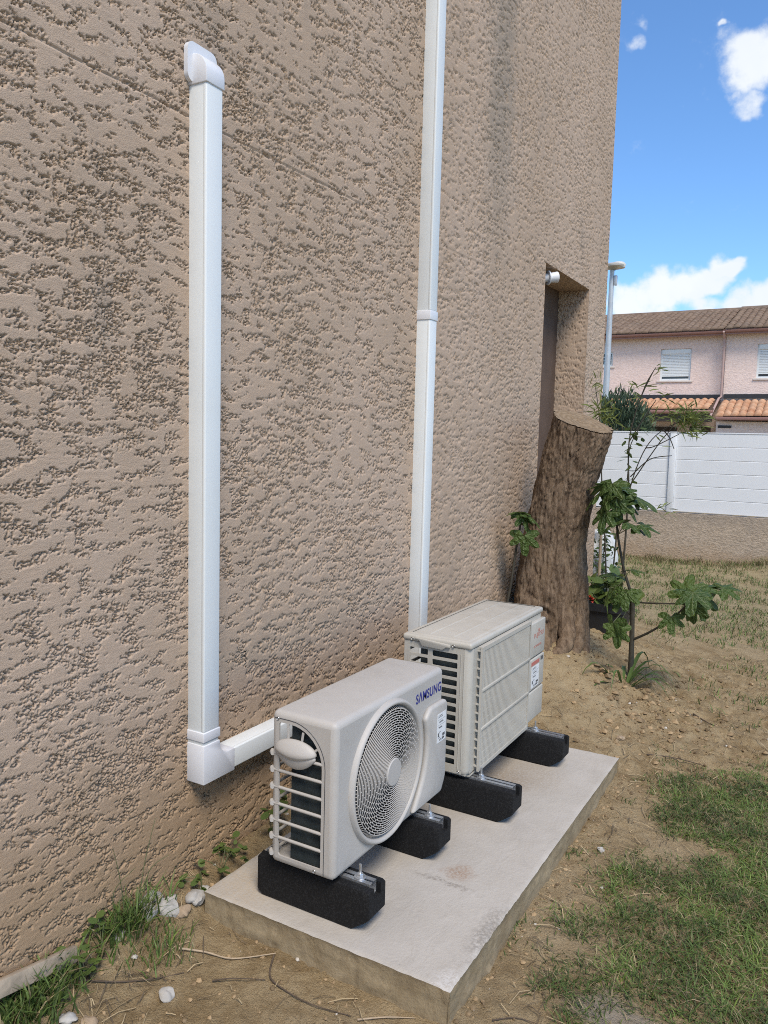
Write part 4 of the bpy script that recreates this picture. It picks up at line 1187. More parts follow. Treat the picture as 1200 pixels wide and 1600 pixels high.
def build_fig():
    b = (.819, 4.8, .05)
    t = empty('fig_sapling', b, 'young fig sapling with big lobed leaves standing in the loose soil', 'plant')
    stem(t, [(.822, 4.8, -.02), (.819, 4.8, .068), (.815, 4.8, .296), (.804, 4.8, .585)], .019, .014, M['stem'], 'main_stem')
    MB().tube([(.804, 4.8, .58), (.803, 4.795, .615)], [.013, .011], 8).build('cut_stub', M['twig_pale'], t)
    for pts, r in (([(.803, 4.8, .56), (.747, 4.8, .718), (.702, 4.8, .909), (.669, 4.82, 1.099), (.652, 4.82, 1.205)], .009),
                   ([(.806, 4.8, .53), (.933, 4.75, .545), (1.125, 4.7, .58), (1.17, 4.7, .63)], .006),
                   ([(.818, 4.8, .297), (.943, 4.75, .384), (1.087, 4.7, .516), (1.145, 4.7, .61)], .008),
                   ([(.798, 4.8, .45), (.744, 4.78, .506), (.716, 4.75, .60)], .006)):
        stem(t, pts, r, r*.55, M['stem'], 'branch')
    # (petiole tip, size, heading, pitch, roll)
    L = [((.600, 4.85, 1.225), .155, 60, -25, 10), ((.662, 4.75, 1.235), .16, 160, -50, 0), ((.735, 4.8, 1.19), .16, -60, -20, -10), ((.765, 4.85, 1.165), .15, -95, -30, 10),
         ((.628, 4.75, 1.145), .15, 120, -60, 10), ((.77, 4.72, 1.01), .14, -70, -15, 10), ((.72, 4.75, 1.02), .15, 100, -30, 0), ((.61, 4.9, 1.05), .13, 90, -50, 0), ((.70, 4.72, 1.15), .17, 200, -60, 10), ((.66, 4.86, 1.15), .15, 20, -30, 10), ((.75, 4.78, 1.12), .14, -110, -45, 0), ((.58, 4.8, 1.18), .17, 100, -35, 0), ((.64, 4.72, 1.06), .15, 150, -55, 0), ((.80, 4.8, 1.15), .15, -80, -25, 10), ((.69, 4.78, 1.20), .15, -20, 10, 0), ((.84, 4.76, 1.0), .14, -80, 0, 15),
         ((.690, 4.72, .61), .19, 100, -70, 10), ((.69, 4.85, .665), .13, 60, 20, 0), ((.745, 4.6, .43), .16, 150, -75, 10), ((.79, 4.7, .60), .13, 190, -70, 10), ((.775, 4.6, .40), .13, 205, -70, -10), ((.786, 4.8, .72), .11, -30, 20, 0), ((.73, 4.78, .55), .12, 170, -40, 0),
         ((1.12, 4.72, .64), .19, 20, 55, 0), ((1.19, 4.75, .66), .17, -40, 30, 10), ((1.17, 4.62, .66), .18, 185, -35, 0), ((1.20, 4.75, .62), .18, 230, -75, 0), ((1.063, 4.62, .505), .13, 190, -60, 10), ((1.30, 4.8, .67), .16, -80, 5, 20), ((1.165, 4.7, .57), .15, 170, -80, 0), ((1.23, 4.85, .67), .14, -60, 10, 0), ((1.15, 4.66, .59), .14, 120, -60, 0)]
    for i, (p, s, h, pi, ro) in enumerate(L):
        put_leaf(t, FIG[i % 4], M['figdark'] if (i < 16 or i in (25, 26, 29)) else M['fig'], p, s*(.86 if i < 23 else .76), h+rnd.gauss(0, 9), pi+rnd.gauss(0, 8), ro)
    pet = MB()
    for (p, s, h, pi, ro) in L:
        p = Vector(p); near = min(((.652, 4.82, 1.19), (.702, 4.8, .93), (.716, 4.75, .60), (.79, 4.8, .5), (1.15, 4.7, .61), (1.087, 4.7, .516)), key=lambda q: (Vector(q)-p).length)
        pet.tube([near, (Vector(near)+p)/2+Vector((0, 0, .01)), p], .0026, 5)
    tag(pet.build('leaf_stalks', M['green_stem'], t), kind='stuff')
    # second sapling hugging the wall, left of the stump
    b = (.085, 4.6, .12)
    t = empty('fig_sapling', b, 'thin fig shoot squeezed between the stucco wall and the stump', 'plant')
    stem(t, [(.06, 4.6, .08), (.074, 4.6, .369), (.104, 4.6, .556), (.132, 4.6, .799), (.163, 4.6, 1.02)], .011, .006, M['stem'])
    for i, (p, s, h, pi, ro) in enumerate([((.160, 4.55, 1.045), .10, 40, -10, 0), ((.19, 4.6, 1.03), .11, -70, -25, 0), ((.195, 4.56, .90), .12, 200, -80, 0), ((.17, 4.65, .96), .08, -50, -40, 0), ((.175, 4.58, 1.02), .10, -120, -50, 0)]):
        put_leaf(t, FIG[i % 4], M['fig'] if i == 2 else M['figdark'], p, s, h, pi, ro)
    # strap leaved clump at the foot of the fig
    b = (.80, 4.70, .05)
    t = empty('strap_leaf_clump', b, 'clump of green strap leaves at the foot of the fig sapling', 'plant')
    r = random.Random(5)
    for k in range(19):
        a = r.uniform(0, 2*math.pi); l = r.uniform(.14, .30); w = r.uniform(.020, .034); up = r.uniform(.5, 1.6)
        x0, y0 = b[0]+.05*math.cos(a)*r.random(), b[1]+.05*math.sin(a)*r.random()
        vs = []; fs = []; n = 7; sd = Vector((-math.sin(a), math.cos(a), 0))
        for i in range(n):
            f = i/(n-1); ww = w*(1-f**2.2)*(.6+.8*f*(1-f)*2)
            c = Vector((x0+math.cos(a)*l*f*1.0, y0+math.sin(a)*l*f, .03+l*(up*f-.9*up*f*f*f)))
            vs += [c-sd*ww*.5, c+Vector((0, 0, -.003)), c+sd*ww*.5]
            if i: fs += [(3*i-3, 3*i-2, 3*i+1, 3*i), (3*i-2, 3*i-1, 3*i+2, 3*i+1)]
        MB().add(vs, fs).build('leaf', M['strap'], t, smooth=180)
build_fig()
def build_willow():
    t = empty('willow_leaf_sapling', (.28, 6.8, 0), 'wispy sapling with long narrow leaves rising beyond the stump, against the white fence', 'plant')
    yq = 6.8
    S = [[(.282, 6.8, -.05), (.282, 6.8, .32), (.293, 6.8, .734), (.294, 6.8, 1.115), (.279, 6.8, 1.492), (.34, 6.8, 1.812), (.449, 6.8, 2.084)],
         [(.284, 6.8, .897), (.333, 6.75, 1.171), (.438, 6.7, 1.443), (.567, 6.7, 1.593), (.751, 6.7, 1.684)],
         [(.284, 6.8, 1.088), (.404, 6.85, 1.308), (.522, 6.85, 1.498), (.606, 6.85, 1.615), (.668, 6.85, 1.761)],
         [(.305, 6.8, 1.197), (.454, 6.8, 1.348), (.629, 6.8, 1.385)], [(.279, 6.8, 1.492), (.384, 6.8, 1.68), (.478, 6.8, 1.838)], [(.438, 6.7, 1.443), (.52, 6.65, 1.46), (.70, 6.65, 1.56)], [(.567, 6.7, 1.593), (.62, 6.7, 1.53), (.66, 6.7, 1.44)], [(.34, 6.8, 1.812), (.40, 6.78, 1.98), (.47, 6.76, 2.10)]]
    for k, p in enumerate(S): stem(t, p, .011 if k == 0 else .0055, .003, M['stem'], 'stem' if k == 0 else 'branch')
    cl = [((.736, 6.68, 1.68), 70, .13), ((.791, 6.68, 1.60), 40, .12), ((.661, 6.7, 1.70), 24, .12), ((.76, 6.66, 1.73), 46, .12), ((.82, 6.66, 1.71), 26, .11), ((.255, 6.8, 1.945), 10, .15), ((.30, 6.8, 1.88), 6, .12), ((.525, 6.8, 1.89), 12, .13), ((.47, 6.8, 1.707), 9, .12), ((.47, 6.78, 2.09), 6, .10), ((.553, 6.8, .943), 8, .11), ((.60, 6.8, .93), 8, .11), ((.52, 6.72, 1.46), 4, .08), ((.44, 6.8, 1.72), 6, .1)]
    bl = []
    r = rnd
    for c, n, l in cl:
        for k in range(n):
            a = Vector(c)+Vector((r.gauss(0, .035), r.gauss(0, .04), r.gauss(0, .03)))
            d = Vector((r.gauss(.45, .7), r.gauss(0, .6), r.gauss(-.1, .6))).normalized()
            bl.append((a, a+d*l*r.uniform(.6, 1.1), r.uniform(.009, .015), r.uniform(0, .1)))
    tag(strips(bl, 'foliage', M['willow'], t), kind='stuff')
    t2 = empty('willow_leaf_sapling', (.30, 5.85, .05), 'small narrow-leaved shoot peeping over the sawn top of the stump', 'plant')
    stem(t2, [(.40, 5.9, .0), (.36, 5.9, .6), (.30, 5.9, 1.2), (.27, 5.9, 1.55), (.25, 5.9, 1.72), (.215, 5.9, 1.90)], .007, .002, M['stem'])
    bl = []
    for c, n, l in (((.27, 5.88, 1.72), 26, .14), ((.31, 5.88, 1.66), 22, .13), ((.215, 5.88, 1.90), 12, .09), ((.25, 5.9, 1.62), 10, .13), ((.37, 5.9, 1.62), 10, .15), ((.14, 5.9, 1.60), 5, .08)):
        for k in range(n):
            a = Vector(c)+Vector((r.gauss(0, .03), r.gauss(0, .04), r.gauss(0, .03)))
            d = Vector((r.gauss(.1, .8), r.gauss(0, .6), r.gauss(.1, .55))).normalized()
            bl.append((a, a+d*l*r.uniform(.6, 1.1), r.uniform(.009, .014), r.uniform(0, .12)))
    tag(strips(bl, 'foliage', M['willow'], t2), kind='stuff')
    # climber with small oval leaves
    t3 = empty('leafy_climber', (.35, 6.2, .03), 'thin climber with small oval leaves above the fig leaves', 'plant')
    path = [(.33, 6.2, -.03), (.351, 6.2, .591), (.372, 6.2, .945), (.417, 6.2, 1.195), (.423, 6.2, 1.441), (.491, 6.2, 1.599)]
    stem(t3, path, .007, .003, M['stem'])
    om = bpy.data.meshes.new('leaf'); n = 10
    vs = [(0, 0, 0)]+[(.27*math.sin(math.pi*i/n)**.8, i/n, -.05*math.sin(math.pi*i/n)) for i in range(1, n)]+[(0, 1, -.05)]+[(-.27*math.sin(math.pi*i/n)**.8, i/n, -.05*math.sin(math.pi*i/n)) for i in range(n-1, 0, -1)]
    om.from_pydata(vs, [], [tuple(range(len(vs)))]); finish(om, 180)
    P = smooth_path(path, 14)
    for i, p in enumerate(P[26:]):
        put_leaf(t3, om, M['fig'], p+Vector((r.gauss(0, .03), r.gauss(0, .03), 0)), r.uniform(.055, .085), r.uniform(0, 360), r.uniform(-70, 10), r.uniform(-30, 30))
M['willow'] = leaf_mat('narrow_leaf', (.17, .21, .06), trans=.3, var=.4, scale=18)
build_willow()
def build_pot():
    b = (.415, 5.80, .06)
    t = empty('plant_pot', b, 'black square plastic pot with a red-flowered geranium behind the stump', 'plant pot')
    def ringz(h, s): return [(b[0]+s*q[0], b[1]+s*q[1], h) for q in rrect(-1, 1, -1, 1, .25, 4)]
    m = MB(); pr = [(.04, .125), (.26, .150), (.262, .166), (.318, .170), (.318, .158), (.27, .15)]; n = 20
    vs = [v for h, s in pr for v in ringz(h, s)]; fs = []
    for i in range(len(pr)-1):
        for j in range(n): fs.append((i*n+j, i*n+(j+1) % n, (i+1)*n+(j+1) % n, (i+1)*n+j))
    fs.append(tuple(range(n)))
    m.add(vs, fs).build('pot_body', M['pot'], t, smooth=40)
    MB().prism([(b[0]+.148*q[0], b[1]+.148*q[1]) for q in rrect(-1, 1, -1, 1, .25, 4)], 'z', .275, .285).build('potting_soil', M['clod'], t)
    g = empty('geranium', (b[0], b[1], .285), 'red-flowered potted geranium with round leaves beside the stump', 'plant')
    r = random.Random(9)
    rm = bpy.data.meshes.new('leaf'); k = 14
    rm.from_pydata([(0, 0, 0)]+[((.5+.05*math.cos(5*a))*math.cos(a), (.5+.05*math.cos(5*a))*math.sin(a), -.1) for a in [2*math.pi*i/k for i in range(k)]], [], [(0, 1+i, 1+(i+1) % k) for i in range(k)]); finish(rm, 180)
    st = MB()
    for i in range(56):
        a = r.uniform(0, 6.28); q = r.uniform(.02, .21); h = .29+r.uniform(.02, .32)*(1-q/.36)
        p = (b[0]+q*math.cos(a), b[1]+q*math.sin(a), h)
        put_leaf(g, rm, M['weedleaf'], p, r.uniform(.06, .12), r.uniform(0, 360), r.uniform(-50, 50), r.uniform(-30, 30))
        st.tube([(b[0]+.02*math.cos(a), b[1]+.02*math.sin(a), .28), p], .003, 5)
    tag(st.build('stalks', M['green_stem'], g), kind='stuff')
    for c in ((.315, 5.70, .345), (.335, 5.70, .335)):
        m = MB()
        for i in range(10):
            a = r.uniform(0, 6.28); p = Vector(c)+Vector((r.gauss(0, .014), r.gauss(0, .014), r.gauss(0, .010)))
            m.add([p, p+Vector((.015*math.cos(a), .015*math.sin(a), .01)), p+Vector((.02*math.cos(a+.7), .02*math.sin(a+.7), 0)), p+Vector((.015*math.cos(a+1.4), .015*math.sin(a+1.4), .01))], [(0, 1, 2, 3)])
        m.build('flower', M['flower'], g, smooth=0)
    # tan stake and white bag beyond the house corner
    s = MB().tube([(.222, 6.3, .0), (.215, 6.3, .384), (.213, 6.3, .86)], [.014, .013, .011], 8).build('garden_stake', M['twig_pale'], base=(.22, 6.3, 0))
    tag(s, 'tan wooden garden stake among the leaves beyond the stump', 'stake')
    bm = bmesh.new(); bmesh.ops.create_icosphere(bm, subdivisions=4, radius=1)
    for v in bm.verts:
        c = v.co.copy(); n = float(gn(c.x*2.3+c.z, c.y*2.3+c.z*1.7, 77))+.5*float(gn(c.x*5+c.z*3, c.y*5-c.z*4, 78))
        v.co = Vector((-.02+c.x*.13*(1+.35*n), 7.25+c.y*.12*(1+.35*n), .33+c.z*(.38 if c.z > 0 else .42)*(1+.2*n)))
    tag(MB().bm(bm).build('plastic_sack', M['sack'], base=(-.02, 7.25, -.08), smooth=60), 'white plastic sack half hidden at the far house corner', 'sack')
    # leaves of a shrub in front of it
    t4 = empty('corner_shrub', (.08, 7.0, .0), 'small dark shrub in front of the white sack at the house corner', 'plant')
    bl = []
    for i in range(170):
        p = Vector((.06+r.gauss(0, .07), 7.0+r.gauss(0, .05), r.uniform(.08, .72)))
        d = Vector((r.gauss(0, 1), r.gauss(0, 1), r.gauss(-.2, .7))).normalized(); bl.append((p, p+d*r.uniform(.04, .09), r.uniform(.018, .034), .05))
    tag(strips(bl, 'foliage', M['figdark'], t4), kind='stuff')
    stem(t4, [(.08, 7.0, -.05), (.06, 7.0, .3), (.07, 7.0, .65)], .007, .003, M['stem'])
M['sack'] = paint('white_woven_plastic', (.70, .71, .70), .6, .06, 10)
build_pot()

def build_bush():
    c = Vector((-1.50, 13.9, 1.25)); b = (-1.5, 13.9, -.1)
    t = empty('evergreen_shrub', b, 'rounded dark green evergreen shrub showing above the white fence', 'shrub')
    r = np.random.default_rng(3); n = 9000
    d = r.normal(size=(n, 3)); d /= np.linalg.norm(d, axis=1)[:, None]
    rad = r.uniform(.45, 1, n)**.5
    lump = 1+.16*gn(d[:, 0]*2.5+d[:, 2], d[:, 1]*2.5+d[:, 2]*1.7, 41)+.12*gn(d[:, 0]*6+d[:, 2]*4, d[:, 1]*6+3, 42)
    P = d*np.array((.62, .60, 1.12))*(rad*lump)[:, None]+np.array(c)
    up = d*.6+np.array((0, 0, .8))+r.normal(0, .45, (n, 3)); up /= np.linalg.norm(up, axis=1)[:, None]
    sd = np.cross(up, r.normal(size=(n, 3))); sd /= np.linalg.norm(sd, axis=1)[:, None]
    L = r.uniform(.06, .13, n)[:, None]; w = r.uniform(.006, .012, n)[:, None]
    V = np.stack([P-sd*w, P+sd*w, P+up*L*.6+sd*w, P+up*L, P+up*L*.6-sd*w], 1).reshape(-1, 3)
    i = np.arange(n)*5
    base = np.array((.055, .085, .050)); tint = base*r.uniform(.6, 1.5, (n, 1))+np.array((.03, .03, .01))*r.uniform(0, 1, (n, 1))*(rad[:, None] > .85)
    me = np_mesh('crown', V-np.array(b), np.stack([i, i+1, i+2, i+4], -1), np.stack([i+4, i+2, i+3], -1), smooth=0, col=np.repeat(tint, 5, 0))
    tag(link('crown', me, M['bushleaf'], t), kind='stuff')
    MB().tube([(-1.5, 13.9, -.2), (-1.5, 13.9, .5), (-1.45, 13.85, 1.3)], [.06, .05, .03], 9).build('trunk', M['twig'], t)
    for a in range(5): stem(t, [(-1.5, 13.9, .5), (-1.5+.2*math.cos(a*1.3), 13.9+.2*math.sin(a*1.3), 1.0), (-1.5+.38*math.cos(a*1.3), 13.9+.35*math.sin(a*1.3), 1.7)], .025, .008, M['twig'], 'limb')
build_bush()

# ------------------------------------------------------------------ grass, weeds, stones, litter
def blades(name, X, Y, Z, H, W, lean, col, mat, smooth=0, bend=.6):
    n = len(X); r = nrg
    a = r.uniform(0, 2*np.pi, n); ca, sa = np.cos(a), np.sin(a)
    b = a+np.pi/2+r.normal(0, .5, n)
    sx, sy = np.cos(b)*W*.5, np.sin(b)*W*.5
    def P(f, k): return np.stack([X+ca*lean*H*f**1.6, Y+sa*lean*H*f**1.6, Z+H*f*(1-bend*lean*.5*f)], -1)
    S = np.stack([sx, sy, 0*sx], -1)
    p0 = np.stack([X, Y, Z-.004], -1); p1 = P(.55, 1); p2 = P(1., 1)
    V = np.stack([p0-S, p0+S, p1+S*.85, p1-S*.85, p2], 1).reshape(-1, 3)
    i = np.arange(n)*5
    return np_mesh(name, V, np.stack([i, i+1, i+2, i+3], -1), np.stack([i+3, i+2, i+4], -1), smooth=smooth, col=np.repeat(col, 5, 0))
def grass_cols(n, straw, dark=1.):
    r = nrg
    g = np.array((.092, .142, .036))*r.uniform(.55, 1.4, (n, 1))*dark
    g = g+np.array((.05, .05, .0))*(r.random((n, 1)) < .18)*r.random((n, 1))
    s = np.array((.30, .245, .135))*r.uniform(.6, 1.2, (n, 1))
    return np.where(r.random((n, 1)) < straw, s, g)
def lawn_density(x, y):
    n1 = fbm(x/.30, y/.30, 51, 3); n2 = fbm(x/.09, y/.09, 55, 2)
    edge = 1.34+.10*np.sin(y*2.1)+.22*sst(3.45, 4.0, y)*0-.16*sst(3.2, 3.7, y)
    near = sst(-.20, .16, x-edge+.42*n1+.20*n2)*sst(4.25, 3.75, y+.35*n1)*sst(1.6, 1.9, y)
    spill = np.exp(-((x-1.45)/.16)**2-((y-2.08)/.12)**2)
    near = near*(1-.95*spill)
    far = sst(6.0, 7.4, y+.5*n1)*sst(-.30, .2, n1+.08)+.75*sst(1.0, 1.5, x+.3*n1)*sst(4.4, 5.4, y+.4*n1)*sst(-.15, .15, n1)
    return np.clip(near, 0, 1), np.clip(far, 0, 1)
def build_grass():
    n = 95000
    x = nrg.uniform(1.0, 3.0, n); y = nrg.uniform(1.4, 4.4, n)
    d, _ = lawn_density(x, y); k = nrg.random(n) < d*np.clip(1.25-.25*(x-1.2), .5, 1)
    x, y, d = x[k], y[k], d[k]; m = len(x)
    col = grass_cols(m, .20)
    lush = sst(-.1, .35, fbm(x/.22, y/.22, 58, 2)+.2*sst(1.4, 1.7, x))[:, None]
    col = col*(.85+.35*lush)+np.array((.012, .018, .0))*lush
    me = blades('lawn_grass', x, y, G(x, y), nrg.uniform(.014, .050, m)*(.6+.5*d), nrg.uniform(.0022, .0042, m), nrg.uniform(.7, 2.0, m), col, None)
    o = link('lawn_grass', me, M['blade']); tag(o, 'patchy green lawn at the lower right beside the pad', 'grass', kind='stuff')
    n = 60000
    x = nrg.uniform(-1.5, 5, n); y = nrg.uniform(4.5, 11.3, n)
    _, d = lawn_density(x, y); k = (nrg.random(n) < d)
    x, y = x[k], y[k]; m = len(x)
    # dry weeds along the foot of the boundary wall
    q = 7000; xw = nrg.uniform(-2, 5, q); yw = 11.3-np.abs(nrg.normal(0, .22, q))
    col = np.concatenate([grass_cols(m, .30, 1.15), grass_cols(q, .85, 1.2)])
    H = np.concatenate([nrg.uniform(.02, .07, m), nrg.uniform(.04, .20, q)*np.clip(.5+fbm(xw/.4, yw/.4, 59, 2), .2, 1)])
    x = np.concatenate([x, xw]); y = np.concatenate([y, yw])
    me = blades('far_grass', x, y, G(x, y), H, nrg.uniform(.004, .008, m+q), nrg.uniform(.3, 1.3, m+q), col, None)
    tag(link('far_grass', me, M['blade']), 'thin dry grass on the far side of the yard below the boundary wall', 'grass', kind='stuff')
build_grass()
def tuft(name, label, cx, cy, sx, sy, n, h0, h1, w, straw=.12, stalks=(), lean=(.3, 1.0)):
    x = cx+np.abs(nrg.normal(0, sx, n)) if cx < .05 else cx+nrg.normal(0, sx, n)
    x = np.maximum(x, .012); y = cy+nrg.normal(0, sy, n)
    z = G(x, y); col = grass_cols(n, straw, 1.1)
    me = blades('blades', x, y, z, nrg.uniform(h0, h1, n), nrg.uniform(w*.7, w*1.3, n), nrg.uniform(*lean, n), col, None)
    b = (cx+.02, cy, float(G(cx, cy)))
    t = empty(name, b, label, 'grass tuft' if name == 'grass_tuft' else 'weeds', 'weeds along the foot of the wall')
    me.transform(Matrix.Translation(-Vector(b))); tag(link('blades', me, M['blade'], t), kind='stuff')
    for s in stalks: stem(t, s, .0018, .0008, M['green_stem'], 'stalk')
    return t
tuft('grass_tuft', 'dense green grass tuft in the bottom left corner below the board', .06, 1.27, .045, .075, 520, .04, .13, .006)
tuft('grass_tuft', 'tall thin grass tuft against the wall, its stalks reaching highest', .03, 1.60, .035, .06, 330, .04, .13, .005, .15,
     [[(.04, 1.60, -.06), (.03, 1.59, .10), (.02, 1.57, .22)], [(.05, 1.63, -.06), (.05, 1.66, .12), (.04, 1.72, .26)], [(.03, 1.58, -.05), (.02, 1.57, .08), (.06, 1.62, .15)], [(.04, 1.66, -.06), (.05, 1.68, .1), (.09, 1.73, .15)], [(.06, 1.62, -.06), (.07, 1.60, .06), (.09, 1.55, .13)]])
tuft('grass_tuft', 'short scrubby grass between the white stones and the bare soil', .16, 1.62, .04, .05, 160, .02, .07, .004, .3)
def weed(name, label, pts, n, ls, seed):
    r = random.Random(seed); b = (pts[0][0], pts[0][1], float(G(pts[0][0], pts[0][1])))
    t = empty(name, b, label, 'weeds', 'weeds along the foot of the wall')
    om = bpy.data.meshes.get('weed_leaf')
    if om is None:
        om = bpy.data.meshes.new('weed_leaf'); k = 12
        om.from_pydata([(0, .0, 0)]+[(.38*math.sin(2*math.pi*i/k), .5-.5*math.cos(2*math.pi*i/k), -.06*abs(math.sin(2*math.pi*i/k))) for i in range(1, k)], [], [tuple(range(k))]); finish(om, 180)
    st = MB()
    for i in range(n):
        p = r.choice(pts); z = float(G(p[0], p[1]))
        top = Vector((max(.015, p[0]+r.gauss(0, .035)), p[1]+r.gauss(0, .04), z+r.uniform(.015, p[2])))
        st.tube([(p[0], p[1], z), ((p[0]+top.x)/2, (p[1]+top.y)/2, (z+top.z)/2+.01), top], .0012, 4)
        for j in range(3): put_leaf(t, om, M['weedleaf'], top-Vector((0, 0, .004*j)), r.uniform(.6, 1.2)*ls, r.uniform(0, 360), r.uniform(-35, 25), r.uniform(-20, 20))
    tag(st.build('stalks', M['green_stem'], t), kind='stuff')
weed('broadleaf_weeds', 'low broadleaf weeds at the back left corner of the pad', [(.06, 1.92, .09), (.07, 2.0, .10), (.05, 2.08, .08), (.09, 1.88, .06)], 18, .030, 3)
weed('broadleaf_weeds', 'small round-leaved weed on the wall foot beside the near unit', [(.05, 2.30, .16), (.06, 2.34, .14)], 7, .040, 4)
weed('broadleaf_weeds', 'green broadleaf weeds mixed into the grass by the board', [(.06, 1.42, .09), (.05, 1.50, .11), (.09, 1.36, .06)], 16, .028, 6)

def rock(seed, s, sq=.65):
    bm = bmesh.new(); bmesh.ops.create_icosphere(bm, subdivisions=3, radius=1); o = seed*13.7
    for v in bm.verts:
        c = v.co.copy(); n = float(gn(c.x*1.3+o, c.y*1.3+c.z*1.1, 5))*.5+float(gn(c.x*2.6+o, c.y*2.6-c.z*2.0, 6))*.12
        v.co = Vector((c.x*1.15, c.y*.9, c.z*sq))*(s*(1+n))
    m = MB().bm(bm); return m
ST = [(.10, 1.835, .031, 'largest white stone against the back left corner of the pad', 'stone'), (.075, 1.735, .030, 'white angular stone in the middle of the row by the wall', 'stone'), (.045, 1.675, .032, 'grey-white stone left of the white stones by the wall', 'stone'),
      (.012, 1.73, .026, 'whitish stone tucked in the grass at the wall', 'stone'), (.055, 1.775, .016, 'small white stone perched behind the angular stone', 'stone'), (.115, 1.765, .021, 'tan stone beside the row of white stones', 'tanstone'),
      (.30, 1.51, .020, 'lone round pale stone on the bare soil in front', 'stone'), (.05, 1.56, .020, 'half-buried grey stone below the tall grass tuft', 'stone'), (.205, 1.325, .018, 'tan stone at the bottom edge of the picture', 'tanstone'), (.165, 1.29, .018, 'white stone at the bottom edge near the grass tuft', 'stone'),
      (1.13, 2.98, .012, 'tiny white pebble in the grass by the pad', 'stone'), (.95, 4.02, .018, 'small pale stone on the soil behind the pad', 'tanstone'), (.09, 1.89, .014, 'small pale stone by the weeds at the pad corner', 'stone')]
for i, (x, y, s, lab, mt) in enumerate(ST):
    s *= 1.08
    z = float(G(x, y))+s*.28
    m = rock(i, s).mesh('stone', smooth=40); o = link('stone', m, M[mt], base=(x, y, z)); o.rotation_euler = (rnd.uniform(-.4, .4), rnd.uniform(-.4, .4), rnd.uniform(0, 6))
    tag(o, lab, 'stone', 'loose stones')

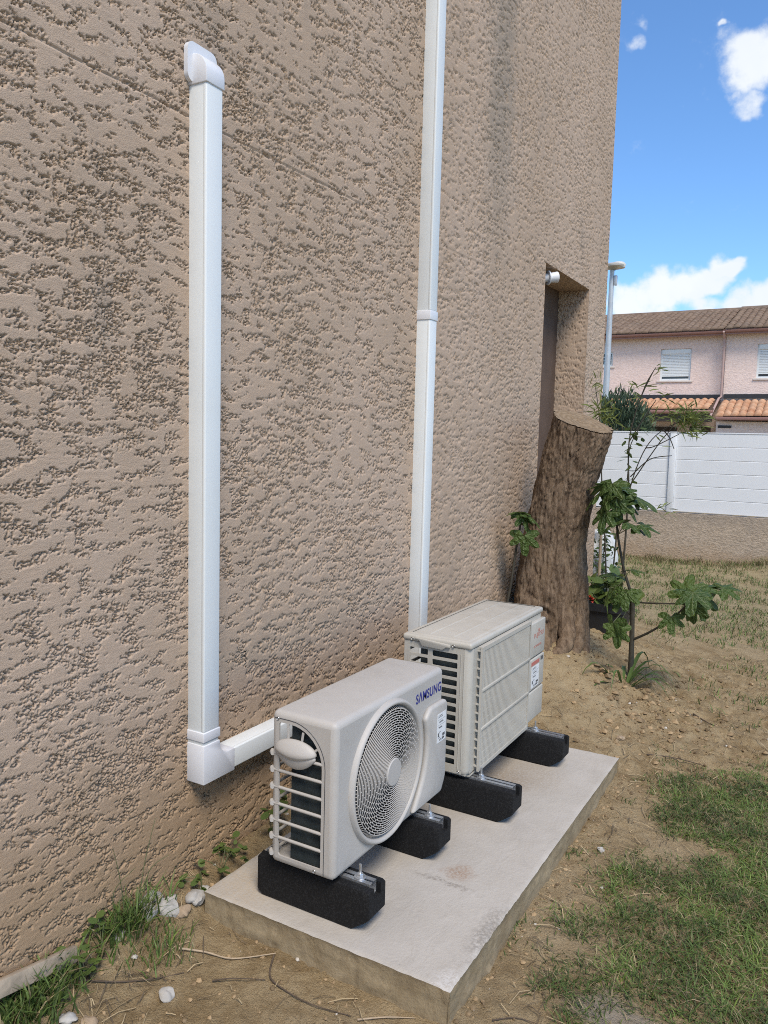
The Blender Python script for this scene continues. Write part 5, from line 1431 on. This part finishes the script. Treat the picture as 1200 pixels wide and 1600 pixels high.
def build_litter():
    # crumbs and clods of soil
    phi = (1+5**.5)/2
    iv = np.array([(-1, phi, 0), (1, phi, 0), (-1, -phi, 0), (1, -phi, 0), (0, -1, phi), (0, 1, phi), (0, -1, -phi), (0, 1, -phi), (phi, 0, -1), (phi, 0, 1), (-phi, 0, -1), (-phi, 0, 1)])/1.9
    it = np.array([(0, 11, 5), (0, 5, 1), (0, 1, 7), (0, 7, 10), (0, 10, 11), (1, 5, 9), (5, 11, 4), (11, 10, 2), (10, 7, 6), (7, 1, 8), (3, 9, 4), (3, 4, 2), (3, 2, 6), (3, 6, 8), (3, 8, 9), (4, 9, 5), (2, 4, 11), (6, 2, 10), (8, 6, 7), (9, 8, 1)])
    X = []; Y = []; S = []
    def sc(n, fx, fy, s0, s1):
        X.append(fx(n)); Y.append(fy(n)); S.append(s0*(s1/s0)**(nrg.random(n)**3))
    sc(1300, lambda n: nrg.uniform(.1, 1.5, n), lambda n: nrg.uniform(1.1, 1.83, n), .0014, .009)
    sc(900, lambda n: 1.03+np.abs(nrg.normal(0, .07, n)), lambda n: nrg.uniform(1.8, 3.7, n), .0015, .010)
    sc(900, lambda n: nrg.uniform(.0, .15, n), lambda n: nrg.uniform(1.3, 3.6, n), .0015, .011)
    sc(1700, lambda n: nrg.uniform(.3, 2.0, n), lambda n: nrg.uniform(3.7, 5.6, n), .003, .016)
    sc(450, lambda n: .95+nrg.normal(0, .2, n), lambda n: 4.5+nrg.normal(0, .25, n), .005, .026)
    X = np.concatenate(X); Y = np.concatenate(Y); S = np.concatenate(S); n = len(X)
    ok = ~((X > .15) & (X < 1.022) & (Y > 1.826) & (Y < 3.68)); X, Y, S = X[ok], Y[ok], S[ok]; n = len(X)
    V = iv[None]*(S[:, None]*nrg.uniform(.6, 1.3, (n, 12)))[..., None]; V[..., 2] *= .7
    V = V+np.stack([X, Y, G(X, Y)+S*.2], -1)[:, None]
    F = (it[None]+(np.arange(n)*12)[:, None, None]).reshape(-1, 3)
    base = np.array((.29, .205, .115))*nrg.uniform(.45, 1.35, (n, 1)); pale = nrg.random((n, 1)) < .02
    col = np.where(pale, np.array((.50, .46, .40)), base)
    tag(link('soil_clods', np_mesh('soil_clods', V.reshape(-1, 3), None, F, smooth=0, col=np.repeat(col, 12, 0)), M['crumb']), 'crumbs and clods of sandy soil round the pad', 'soil', kind='stuff')
    # dead straw and stalks
    x = np.concatenate([nrg.uniform(.05, 1.5, 110), nrg.uniform(.5, 2.2, 900), 1.08+np.abs(nrg.normal(0, .25, 320)), nrg.uniform(.02, .3, 90)]); y = np.concatenate([nrg.uniform(1.2, 1.83, 110), nrg.uniform(3.7, 6.3, 900), nrg.uniform(1.8, 3.9, 320), nrg.uniform(1.3, 1.95, 90)])
    ok = ~((x > .13) & (x < 1.04) & (y > 1.81) & (y < 3.70)); x, y = x[ok], y[ok]; n = len(x)
    a = nrg.uniform(0, np.pi*2, n); L = .015+.09*nrg.random(n)**1.8; w = nrg.uniform(.0006, .0016, n)
    cv = nrg.normal(0, .5, n)
    V = []
    for f in (0, .5, 1):
        px = x+np.cos(a+cv*f)*L*f; py = y+np.sin(a+cv*f)*L*f; pz = G(px, py)+.006+.008*np.sin(f*3.1)
        V += [np.stack([px-np.sin(a)*w, py+np.cos(a)*w, pz], -1), np.stack([px+np.sin(a)*w, py-np.cos(a)*w, pz+w*.5], -1)]
    V = np.stack(V, 1).reshape(-1, 3); i = np.arange(n)*6
    q = np.concatenate([np.stack([i, i+1, i+3, i+2], -1), np.stack([i+2, i+3, i+5, i+4], -1)])
    col = np.where(nrg.random((n, 1)) < .55, np.array((.36, .28, .165)), np.array((.10, .075, .05)))*nrg.uniform(.7, 1.25, (n, 1))
    tag(link('dry_straw', np_mesh('dry_straw', V, q, smooth=0, col=np.repeat(col, 6, 0)), M['crumb']), 'dead straw and stalks scattered over the soil', 'straw', kind='stuff')
    def twig(pts, r, lab, mt='twig'):
        P = [(p[0], p[1], float(G(p[0], p[1]))+r+.003+(p[2] if len(p) > 2 else 0)) for p in pts]
        r *= .75; Q = smooth_path(P, 5); k = len(Q)
        m = MB().tube([p-Vector(P[0]) for p in Q], [r*(1-.6*i/(k-1)) for i in range(k)], 6)
        o = link('twig', m.mesh('twig', smooth=80), M[mt], base=P[0]); tag(o, lab, 'twig', 'twigs on the soil')
    twig([(.20, 1.66), (.27, 1.70), (.36, 1.72), (.46, 1.80)], .005, 'bleached twig lying towards the pad edge', 'twig_pale')
    twig([(.46, 1.79), (.50, 1.72), (.56, 1.70), (.66, 1.70), (.78, 1.72)], .004, 'dark winding root along the near face of the pad')
    twig([(.37, 1.62), (.42, 1.65, .006), (.50, 1.70)], .0035, 'short dark twig branching off the winding root')
    twig([(.80, 1.72), (.86, 1.77), (.93, 1.81)], .004, 'pale twig at the bottom under the pad corner', 'twig_pale')
    twig([(.10, 1.40), (.17, 1.47), (.23, 1.55), (.28, 1.60)], .004, 'dark twig in front of the lone round stone')
    twig([(1.12, 1.9), (1.17, 1.95), (1.24, 1.96)], .003, 'thin dark twig right of the pad corner')
    twig([(1.10, 3.95), (1.22, 4.02), (1.36, 4.0)], .005, 'brown twig on bare soil behind the lawn')
    twig([(1.2, 4.7), (1.32, 4.62), (1.42, 4.66)], .006, 'dark twig on the bare soil right of the fig')
    twig([(.30, 4.05), (.36, 4.02), (.42, 4.06), (.41, 4.12)], .007, 'curled root poking from the mound below the stump')
M['crumb'] = leaf_mat('soil_crumbs', attr=True, trans=0, rough=1)
build_litter()
def build_board():
    L = .36; m = MB().box(0, L, -.011, .011, -.022, .022, .003, 2)
    me = m.mesh('wooden_board'); o = link('wooden_board', me, M['board'], base=(.026, 1.06, .035))
    o.rotation_euler = (R(-14), R(8), R(88)); tag(o, 'weathered wooden board lying along the wall foot in the bottom left corner', 'board')
build_board()
